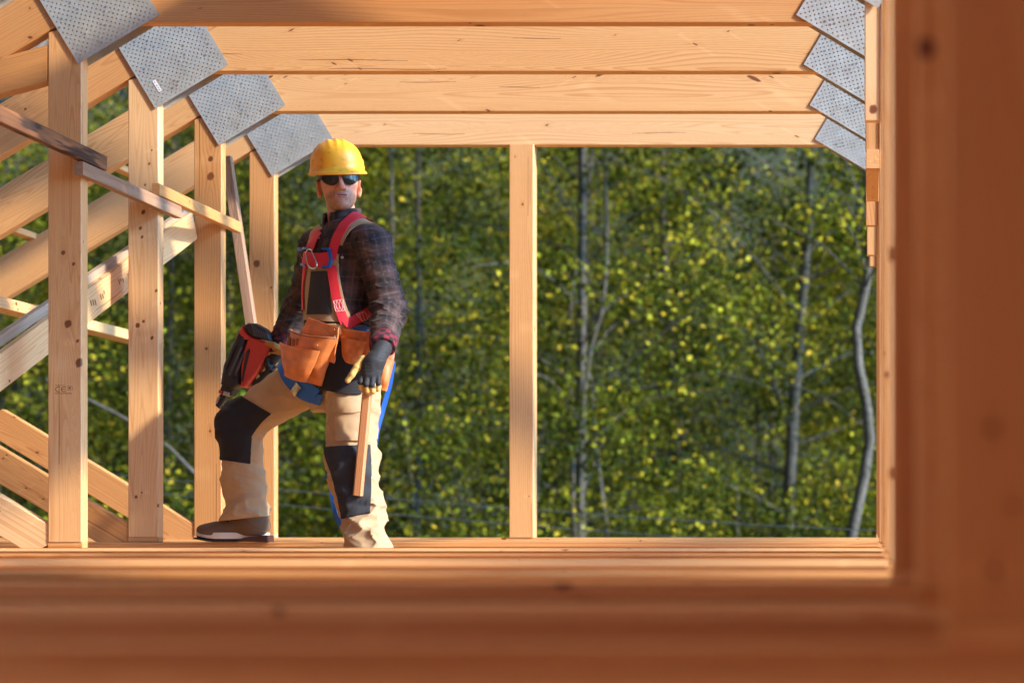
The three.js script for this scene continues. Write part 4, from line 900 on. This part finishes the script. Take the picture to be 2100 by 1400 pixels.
// ------------------------------------------------ leather tool belt with pouches
const leather = (() => {
  const map = tex(256, 256, (x, y, o) => { const n = noise2(x / 30, y / 30, 201, 9, 9), m = noise2(x / 5, y / 5, 202, 51, 51), c = 1 + 0.16 * (n - 0.5) + 0.08 * (m - 0.5); o[0] = 212 * c; o[1] = 122 * c; o[2] = 60 * c; });
  return phys({ map, roughness: 0.5, clearcoat: 0.15, clearcoatRoughness: 0.5 });
})();
const tan = std({ color: lin(0.30, 0.11, 0.035), roughness: 0.6 });
function planePt(px, py, o, n) { const dir = at(px, py, 1).sub(eyeAt), t = o.clone().sub(eyeAt).dot(n) / dir.dot(n); return eyeAt.clone().addScaledVector(dir, t); }
// a panel of leather hanging in a plane; it swells outwards by `bulge`, more at the mouth or lower down as `mouth` says
function panelGeo(o, n, c, bulge, mouth, off, nu = 20, nv = 18, bow = [0, 0, 0, 0], thick = 0.0045) {
  const grid = [], nrm = [];
  for (let i = 0; i < nu; i++) { const u = i / (nu - 1); grid.push([]); nrm.push([]);
    for (let j = 0; j < nv; j++) { const v = j / (nv - 1), bu = 4 * v * (1 - v), bv = 4 * u * (1 - u);
      let x = (1 - u) * (1 - v) * c[0][0] + u * (1 - v) * c[1][0] + u * v * c[2][0] + (1 - u) * v * c[3][0], y = (1 - u) * (1 - v) * c[0][1] + u * (1 - v) * c[1][1] + u * v * c[2][1] + (1 - u) * v * c[3][1];
      x += -bow[0] * bu * (1 - u) + bow[1] * bu * u; y += -bow[2] * bv * (1 - v) + bow[3] * bv * v;
      const s = Math.pow(Math.sin(Math.PI * clamp(u, 0.0, 1)), 0.45), t = mixn(mouth, 1, Math.sin(Math.PI * Math.min(1, v * 0.75 + 0.12))) * (1 - sstep(0.62, 1.0, v) * 0.85);
      const p = planePt(x, y, o, n).addScaledVector(n, off + bulge * s * t + 0.0016 * (noise3(x * 0.08, y * 0.08, off * 90) - 0.5) * 4);
      grid[i].push(p); nrm[i].push(n); } }
  return sheetGeo(grid, nrm, thick / 2, thick);
}
const beltRing = (() => {
  const grid = [], nrm = [];
  for (let i = 0; i <= 60; i++) { const a = i / 60 * Math.PI * 2, n = RA.clone().multiplyScalar(Math.sin(a)).addScaledVector(FA, Math.cos(a)); grid.push([]); nrm.push([]);
    for (let j = 0; j <= 3; j++) { const y = EYE + 0.775 - j * 0.014, [cx, A, B] = torsoAt(y); grid[i].push(V(cx, y, -8.15).addScaledVector(RA, Math.sin(a) * (A + 0.02)).addScaledVector(FA, Math.cos(a) * (B + 0.02))); nrm[i].push(n); } }
  return sheetGeo(grid, nrm, 0.002, 0.004);
})();
const toolBelt = wear('tool_belt', beltRing, tan);
{
  const n1 = V(-0.55, 0.06, 0.84).normalize(), o1 = onField(trouserSmooth, 650, 730).addScaledVector(n1, 0.022);
  const pouch = wear('pouch', panelGeo(o1, n1, [[632, 651], [694, 672], [684, 745], [604, 720]], 0.004, 1, 0.0), leather, toolBelt);
  wear('pocket', panelGeo(o1, n1, [[600, 676], [692, 696], [659, 792], [606, 772]], 0.052, 0.9, 0.003, 24, 20, [0, -2, -6, 2]), leather, pouch);
  wear('front_pocket', panelGeo(o1, n1, [[596, 705], [675, 723], [646, 787], [603, 773]], 0.036, 0.95, 0.052, 22, 18, [-2, 2, -3, 3]), leather, pouch);
  // wings at the side of the mouth
  wear('pocket_rim', panelGeo(o1, n1, [[600, 675], [690, 692], [690, 697], [600, 681]], 0.052, 0.9, 0.0065, 24, 4, [0, 0, -6, 6]), tan, pouch);
  wear('rivets', mergeGeometries([[640, 672], [688, 676], [673, 684], [688, 690], [612, 700], [667, 716], [672, 712]].map(([x, y], i) => { const s = new THREE.SphereGeometry(0.0032, 8, 6), p = planePt(x, y, o1, n1).addScaledVector(n1, i > 3 ? 0.056 : 0.008); s.translate(p.x, p.y, p.z); return s; })).deleteAttribute('uv'), std({ color: lin(0.55, 0.35, 0.16), metalness: 1, roughness: 0.35 }), pouch);
  wear('tool_handles', mergeGeometries([[612, 697, 10], [622, 699, 8], [630, 698, 9]].map(([x, y, h]) => limbGeo([planePt(x, y + 14, o1, n1).addScaledVector(n1, 0.05), planePt(x, y + 4, o1, n1).addScaledVector(n1, 0.05), planePt(x + 1, y - h + 8, o1, n1).addScaledVector(n1, 0.05)], 0.008, 0.007, 7))).deleteAttribute('uv'), tan, pouch);
  const n2 = V(-0.25, 0.04, 0.97).normalize(), o2 = onField(trouserSmooth, 728, 720).addScaledVector(n2, 0.02);
  const pouch2 = wear('pouch', panelGeo(o2, n2, [[699, 673], [758, 681], [756, 735], [703, 730]], 0.003, 1, 0), leather, toolBelt);
  wear('pocket', panelGeo(o2, n2, [[700, 690], [753, 701], [730, 766], [706, 762]], 0.034, 0.9, 0.003, 18, 18, [0, 0, -2, 2]), leather, pouch2);
  const n3 = V(0.35, 0.02, 0.93).normalize(), o3 = onField(trouserSmooth, 780, 745).addScaledVector(n3, 0.02);
  const pouch3 = wear('pouch', panelGeo(o3, n3, [[768, 716], [809, 722], [806, 745], [770, 742]], 0.003, 1, 0), leather, toolBelt);
  wear('pocket', panelGeo(o3, n3, [[770, 734], [808, 740], [792, 802], [776, 799]], 0.026, 0.9, 0.003, 14, 16), leather, pouch3);
}
// ------------------------------------------------ gloves
const gloveMat = cloth({ vertexColors: true, roughness: 0.75 });
function gloveField(palm, fingers, k = 0.012) { const pf = union(palm, 0.02); return (x, y, z) => { let d = pf(x, y, z); for (const f of fingers) d = sminp(d, f(x, y, z), k * 0.5); return d; }; }
const YEL = [0.62, 0.40, 0.11], BLK = [0.018, 0.018, 0.019];
const chain = (pts, r0, r1) => { const cs = []; for (let i = 0; i < pts.length - 1; i++) cs.push(cone(pts[i], pts[i + 1], mixn(r0, r1, i / (pts.length - 1)), mixn(r0, r1, (i + 1) / (pts.length - 1)))); return (x, y, z) => { let d = cs[0](x, y, z); for (let i = 1; i < cs.length; i++) d = Math.min(d, sminp(d, cs[i](x, y, z), 0.004)); return d; }; };
{
  const D = 7.80, w = J.wrL;
  const cuff = cone(w.clone().add(V(0.004, 0.022, -0.02)), at(772, 735, 7.815), 0.041, 0.035);
  const palm = [cuff, cone(at(762, 742, D), at(760, 766, D + 0.005), 0.030, 0.026), cone(at(749, 748, D), at(746, 767, D - 0.002), 0.020, 0.017), cone(at(775, 745, D + 0.012), at(774, 768, D + 0.015), 0.021, 0.016)];
  const F = [
    [at(742, 764, D - 0.002), at(738, 783, D - 0.012), at(740, 795, D + 0.002), at(743, 797, D + 0.02)],
    [at(753, 767, D - 0.004), at(750, 788, D - 0.016), at(752, 801, D - 0.004), at(754, 805, D + 0.014)],
    [at(764, 768, D), at(762, 789, D - 0.012), at(763, 801, D + 0.0), at(764, 804, D + 0.018)],
    [at(775, 766, D + 0.01), at(775, 785, D - 0.0), at(774, 797, D + 0.01), at(773, 799, D + 0.026)],
  ], fr = [0.0108, 0.011, 0.0106, 0.0096];
  const TH = [at(744, 736, D + 0.004), at(731, 752, D - 0.008), at(721, 768, D - 0.014), at(712, 780, D - 0.012)];
  const fs = F.map((p, i) => chain(p, fr[i], fr[i] * 0.86)), th = chain(TH, 0.0155, 0.0105);
  const gf = gloveField(palm, [...fs, th]);
  const mid = (x, y, z) => { const s = gf(x, y, z) - 0.0012 * (ridge(noise3(x * 50, y * 90, z * 50)) - 0.5); return Math.max(s, 0); };
  const colr = (x, y, z, nx, ny, nz) => {
    let m = 9, w2 = -1; fs.forEach((f, i) => { const d = f(x, y, z); if (d < m) { m = d; w2 = i; } });
    const t = th(x, y, z); if (t < 0.004 && t < m) return YEL;
    if (m < 0.004 && y < F[w2][1].y - 0.012) return YEL;
    if (nz < -0.25 && y < w.y - 0.04) return YEL;
    return BLK;
  };
  const lo = at(700, 815, D).add(V(0, 0, -0.12)), hi = at(812, 690, D).add(V(0.01, 0, 0.08));
  wear('glove', meshField((x, y, z) => gf(x, y, z) - 0.0012 * (ridge(noise3(x * 40, y * 80, z * 40)) - 0.5), lo, hi, 0.0032, colr), gloveMat);
}
{
  const w = J.wrR, D = 8.40;
  const palm = [cone(w.clone().add(V(0.01, 0.02, 0)), at(566, 718, D), 0.036, 0.034), cone(at(566, 718, D), at(556, 734, D), 0.034, 0.03)];
  const fs = [[at(556, 716, D + 0.02), at(543, 722, D - 0.01), at(546, 736, D - 0.03)], [at(554, 726, D + 0.02), at(541, 734, D - 0.012), at(546, 746, D - 0.03)], [at(556, 736, D + 0.015), at(544, 745, D - 0.012), at(550, 755, D - 0.028)], [at(560, 744, D + 0.01), at(550, 754, D - 0.01), at(556, 762, D - 0.02)]].map((p) => chain(p, 0.0115, 0.0095));
  const th = chain([at(572, 716, D - 0.03), at(560, 708, D - 0.05), at(547, 704, D - 0.05)], 0.015, 0.011);
  const gf = gloveField(palm, [...fs, th]);
  wear('glove', meshField(gf, at(530, 775, D).add(V(0, 0, -0.08)), at(592, 680, D).add(V(0, 0, 0.09)), 0.004, (x, y, z, nx, ny, nz) => (th(x, y, z) < 0.004 || noise3(x * 26, y * 26, z * 26 + 3) > 0.72 ? [0.5, 0.24, 0.05] : BLK)), gloveMat);
}
// ------------------------------------------------ boots
const suede = cloth({ color: lin(0.15, 0.088, 0.045), roughness: 0.85 }), rubber = std({ color: lin(0.022, 0.019, 0.017), roughness: 0.75 }), foam = std({ color: lin(0.76, 0.68, 0.56), roughness: 0.6 }), heelM = std({ color: lin(0.075, 0.025, 0.017), roughness: 0.6 }), lace = std({ color: lin(0.03, 0.028, 0.026), roughness: 0.8 });
const soleShape = (grow) => { const s = new THREE.Shape(), N = 48; for (let i = 0; i < N; i++) { const a = i / N * Math.PI * 2, c = Math.cos(a), q = Math.sin(a); const x = 0.152 + c * (0.151 + grow), w = (0.040 + 0.011 * sstep(0.08, 0.22, x) - 0.006 * Math.exp(-(((x - 0.12) / 0.05) ** 2)) + grow), z = Math.sign(q) * Math.pow(Math.abs(q), 0.75) * w + 0.006 * sstep(0.1, 0.3, x); i ? s.lineTo(x, z) : s.moveTo(x, z); } s.closePath(); return s; };
const ext = (s, d, y, b = 0.002) => { const g = new THREE.ExtrudeGeometry(s, { depth: d, bevelEnabled: true, bevelSize: b, bevelThickness: b, bevelSegments: 2, curveSegments: 4 }); g.rotateX(-Math.PI / 2); g.scale(1, 1, -1); g.translate(0, y, 0); const ix = g.index; return g; };
function flipGeo(g) { const p = g.index ? g.toNonIndexed() : g; for (const k of ['position', 'normal', 'uv']) { const a = p.attributes[k]; if (!a) continue; const n = a.itemSize; for (let i = 0; i < a.count; i += 3) for (let c = 0; c < n; c++) { const t = a.array[(i + 1) * n + c]; a.array[(i + 1) * n + c] = a.array[(i + 2) * n + c]; a.array[(i + 2) * n + c] = t; } } return p; }
function boot(M) {
  const put = (g) => { const p = g.attributes.position; for (let i = 0; i < p.count; i++) { const x = p.getX(i); p.setY(i, p.getY(i) + 0.014 * sstep(0.2, 0.315, x) ** 1.5); } g.applyMatrix4(M); return g; };
  const toe = ellipsoid(V(0.25, 0.036, 0.006), V(0.052, 0.032, 0.047)), mid = cone(V(0.21, 0.044, 0.004), V(0.1, 0.07, 0), 0.038, 0.044), heel = ellipsoid(V(0.048, 0.062, 0), V(0.045, 0.055, 0.038)), shaft = cone(V(0.062, 0.08, 0), V(0.066, 0.125, 0), 0.049, 0.053), tong = cone(V(0.165, 0.076, 0), V(0.11, 0.1, 0), 0.018, 0.02);
  const f = (x, y, z) => { let d = sminp(sminp(toe(x, y, z), mid(x, y, z), 0.04), sminp(heel(x, y, z), shaft(x, y, z), 0.04), 0.05); d = sminp(d, tong(x, y, z), 0.02); d -= 0.0012 * (noise3(x * 60, y * 60, z * 60) - 0.5); const seam = Math.abs(Math.hypot(x - 0.0, y - 0.15) - 0.105); if (x < 0.1 && y > 0.04) d += 0.0016 * Math.max(0, 1 - seam / 0.003); return smaxp(smaxp(d, 0.026 - y, 0.004), y - 0.106 - 0.16 * (0.06 - x) * (x < 0.06 ? 1 : 0.4), 0.006); };
  const b = wear('boot', put(meshField(f, V(-0.02, 0.01, -0.08), V(0.33, 0.15, 0.08), 0.004)), suede);
  wear('midsole', put(flipGeo(ext(soleShape(-0.002), 0.022, 0.015))), foam, b);
  wear('outsole', put(flipGeo(ext(soleShape(-0.005), 0.009, 0.0055))), rubber, b);
  const hs = new THREE.Shape([[0.0, 0.002], [0.12, 0.002], [0.095, 0.014], [0.07, 0.019], [0.002, 0.024]].map(([x, y]) => new THREE.Vector2(x, y)));
  const hg = new THREE.ExtrudeGeometry(hs, { depth: 0.088, bevelEnabled: true, bevelSize: 0.003, bevelThickness: 0.003, bevelSegments: 2 }); hg.translate(-0.001, 0.001, -0.044);
  wear('heel', put(hg), heelM, b);
  const lugs = []; for (let i = 0; i < 15; i++) { const g = new THREE.BoxGeometry(0.009, 0.007, 0.094 + 0.012 * sstep(2, 8, i)); g.translate(0.13 + i * 0.0115, 0.004, 0.004); lugs.push(g); }
  wear('tread', put(mergeGeometries(lugs)), rubber, b);
  const lc = []; for (let i = 0; i < 4; i++) { const x = 0.116 + i * 0.017, y = 0.127 - i * 0.0095; lc.push(limbGeo([V(x - 0.004, y - 0.02, 0.034), V(x + 0.002, y - 0.002, 0.016), V(x, y + 0.004, 0), V(x - 0.002, y - 0.002, -0.016), V(x - 0.004, y - 0.02, -0.034)], 0.0032, 0.0032, 6)); }
  wear('lace', put(mergeGeometries(lc)), lace, b);
  const ey = []; for (let i = 0; i < 4; i++) { const s = new THREE.TorusGeometry(0.0042, 0.0014, 6, 10); s.translate(0.114 + i * 0.017, 0.108 - i * 0.0095, 0.039); ey.push(s); }
  wear('eyelets', put(mergeGeometries(ey)), steelM, b);
}
{
  const m1 = new THREE.Matrix4().makeBasis(V(-1, 0, 0), V(0, 1, 0), V(0, 0, -1)).setPosition(P((552 - VX) * 8.25 / FPX, -0.0722, 8.252));
  boot(m1);
  const a = 0.75, m2 = new THREE.Matrix4().makeBasis(V(-Math.cos(a), 0, Math.sin(a)), V(0, 1, 0), V(-Math.sin(a), 0, -Math.cos(a))).setPosition(P((772 - VX) * 7.93 / FPX + 0.02, -0.2712, 7.96));
  boot(m2);
}
// ------------------------------------------------ hammer held in the left glove
{
  const o = at(745, 900, 7.84), a = at(757, 752, 7.835).sub(o), b = at(733, 1016, 7.85).sub(o);
  const hm = thing('hammer', 'hammer with long wooden handle hanging from the gloved hand along the thigh', 'hammer', o);
  const hw = std({ map: spruceTex(777, { knots: 0, ring: 0.008, pale: [196, 132, 82], dark: [150, 90, 50] }), roughness: 0.45 });
  mesh('handle', timberGeo(a.clone().lerp(b, 0.18), b, 0.036, 0.028, { up: V(1, 0, 0), ch: 0.006 }), hw, hm);
  mesh('handle_neck', timberGeo(a, a.clone().lerp(b, 0.18), 0.026, 0.02, { up: V(1, 0, 0), ch: 0.005 }), hw, hm);
  const hd = mesh('head', timberGeo(a.clone().add(V(0, 0.01, -0.05)), a.clone().add(V(0, 0.01, 0.005)), 0.028, 0.028, { ch: 0.005 }), std({ color: lin(0.2, 0.2, 0.2), metalness: 1, roughness: 0.4 }), hm);
  mesh('claw', timberGeo(a.clone().add(V(0, 0.006, -0.11)), a.clone().add(V(0, 0.01, -0.052)), 0.014, 0.026, { ch: 0.003 }), hd.material, hd);
}
// ------------------------------------------------ nail gun held in the right glove
{
  const D = 8.40, o = at(505, 750, D), s = D / FPX;
  const gun = thing('nail_gun', 'red and black cordless nail gun held beside the thigh, nose pointing down', 'nail gun', o);
  const red = phys({ color: lin(0.62, 0.045, 0.028), roughness: 0.42, clearcoat: 0.2, clearcoatRoughness: 0.4 }), blk = std({ color: lin(0.022, 0.021, 0.021), roughness: 0.5 }), grey = std({ color: lin(0.10, 0.10, 0.105), roughness: 0.45 }), metal = std({ color: lin(0.45, 0.44, 0.42), metalness: 1, roughness: 0.35 });
  const poly = (name, pts, depth, z, m, bev = 0.006, parent = gun) => { const sh = new THREE.Shape(pts.map(([x, y]) => new THREE.Vector2((x - 505) * s, (750 - y) * s))); const b = Math.min(bev, depth * 0.45), g = new THREE.ExtrudeGeometry(sh, { depth: depth - 2 * b, bevelEnabled: true, bevelSize: b * 0.7, bevelThickness: b, bevelOffset: -b * 0.7, bevelSegments: 4 }); g.translate(0, 0, z - depth / 2 + b); return mesh(name, g, m, parent); };
  const barrel = poly('barrel', [[493, 678], [511, 693], [500, 746], [497, 790], [478, 802], [455, 789], [461, 750], [477, 712]], 0.092, 0.0, blk, 0.03);
  poly('barrel_rib', [[500, 712], [503, 715], [478, 772], [474, 770]], 0.012, 0.042, grey, 0.003, barrel);
  poly('barrel_rib', [[492, 706], [495, 709], [470, 766], [466, 764]], 0.012, 0.040, blk, 0.003, barrel);
  poly('barrel_rib', [[505, 722], [508, 726], [486, 780], [482, 778]], 0.012, 0.040, grey, 0.003, barrel);
  const hs = poly('housing', [[501, 668], [510, 684], [522, 693], [562, 705], [559, 720], [545, 744], [529, 768], [506, 796], [497, 794], [498, 750], [505, 716], [511, 698], [500, 684], [490, 702], [487, 700], [494, 680]], 0.078, 0.002, red, 0.016);
  poly('housing_slot', [[516, 716], [518, 720], [508, 762], [504, 784], [500, 783], [505, 750], [511, 722]], 0.008, 0.0405, blk, 0.002, hs);
  const cap = poly('end_cap', [[504, 668], [512, 663], [528, 664], [546, 674], [559, 688], [562, 704], [548, 698], [522, 694], [510, 684]], 0.084, 0.0, blk, 0.02);
  for (let k = 0; k < 9; k++) poly('grille_rib', [[520 + k * 4, 667 + k * 2.4], [522 + k * 4, 668 + k * 2.4], [528 + k * 3.6, 691 + k * 1.1], [526 + k * 3.6, 691 + k * 1.1]], 0.006, 0.041, grey, 0.0015, cap);
  poly('nose', [[458, 786], [484, 798], [478, 812], [462, 812], [452, 806]], 0.062, 0, blk, 0.012);
  const nt = poly('nose_tip', [[456, 806], [466, 812], [462, 820], [450, 838], [443, 832], [446, 816]], 0.03, 0.005, blk, 0.006);
  poly('depth_wheel', [[463, 802], [476, 806], [472, 814], [460, 811]], 0.034, 0.02, metal, 0.004, nt); poly('trigger_guard', [[454, 800], [461, 803], [458, 809], [452, 806]], 0.02, 0.03, red, 0.003, nt); poly('contact_foot', [[450, 812], [454, 814], [448, 828], [444, 827]], 0.012, 0.018, metal, 0.002, nt);
  poly('handle', [[552, 704], [562, 704], [568, 730], [556, 762], [540, 766], [546, 738]], 0.04, -0.01, blk, 0.014);
  const mg = poly('magazine', [[522, 772], [540, 760], [560, 744], [566, 752], [528, 788], [512, 796]], 0.03, -0.012, blk, 0.006);
  poly('fastener_strip', [[524, 770], [530, 766], [532, 772], [526, 777]], 0.012, 0.008, std({ color: lin(0.55, 0.42, 0.14), roughness: 0.5 }), 0.002, mg);
  poly('belt_hook', [[546, 700], [550, 699], [590, 726], [586, 732], [560, 726], [556, 730], [555, 724], [572, 722]], 0.012, 0.04, std({ color: lin(0.50, 0.24, 0.05), roughness: 0.6 }), 0.003);
}
renderer.render(scene, camera);
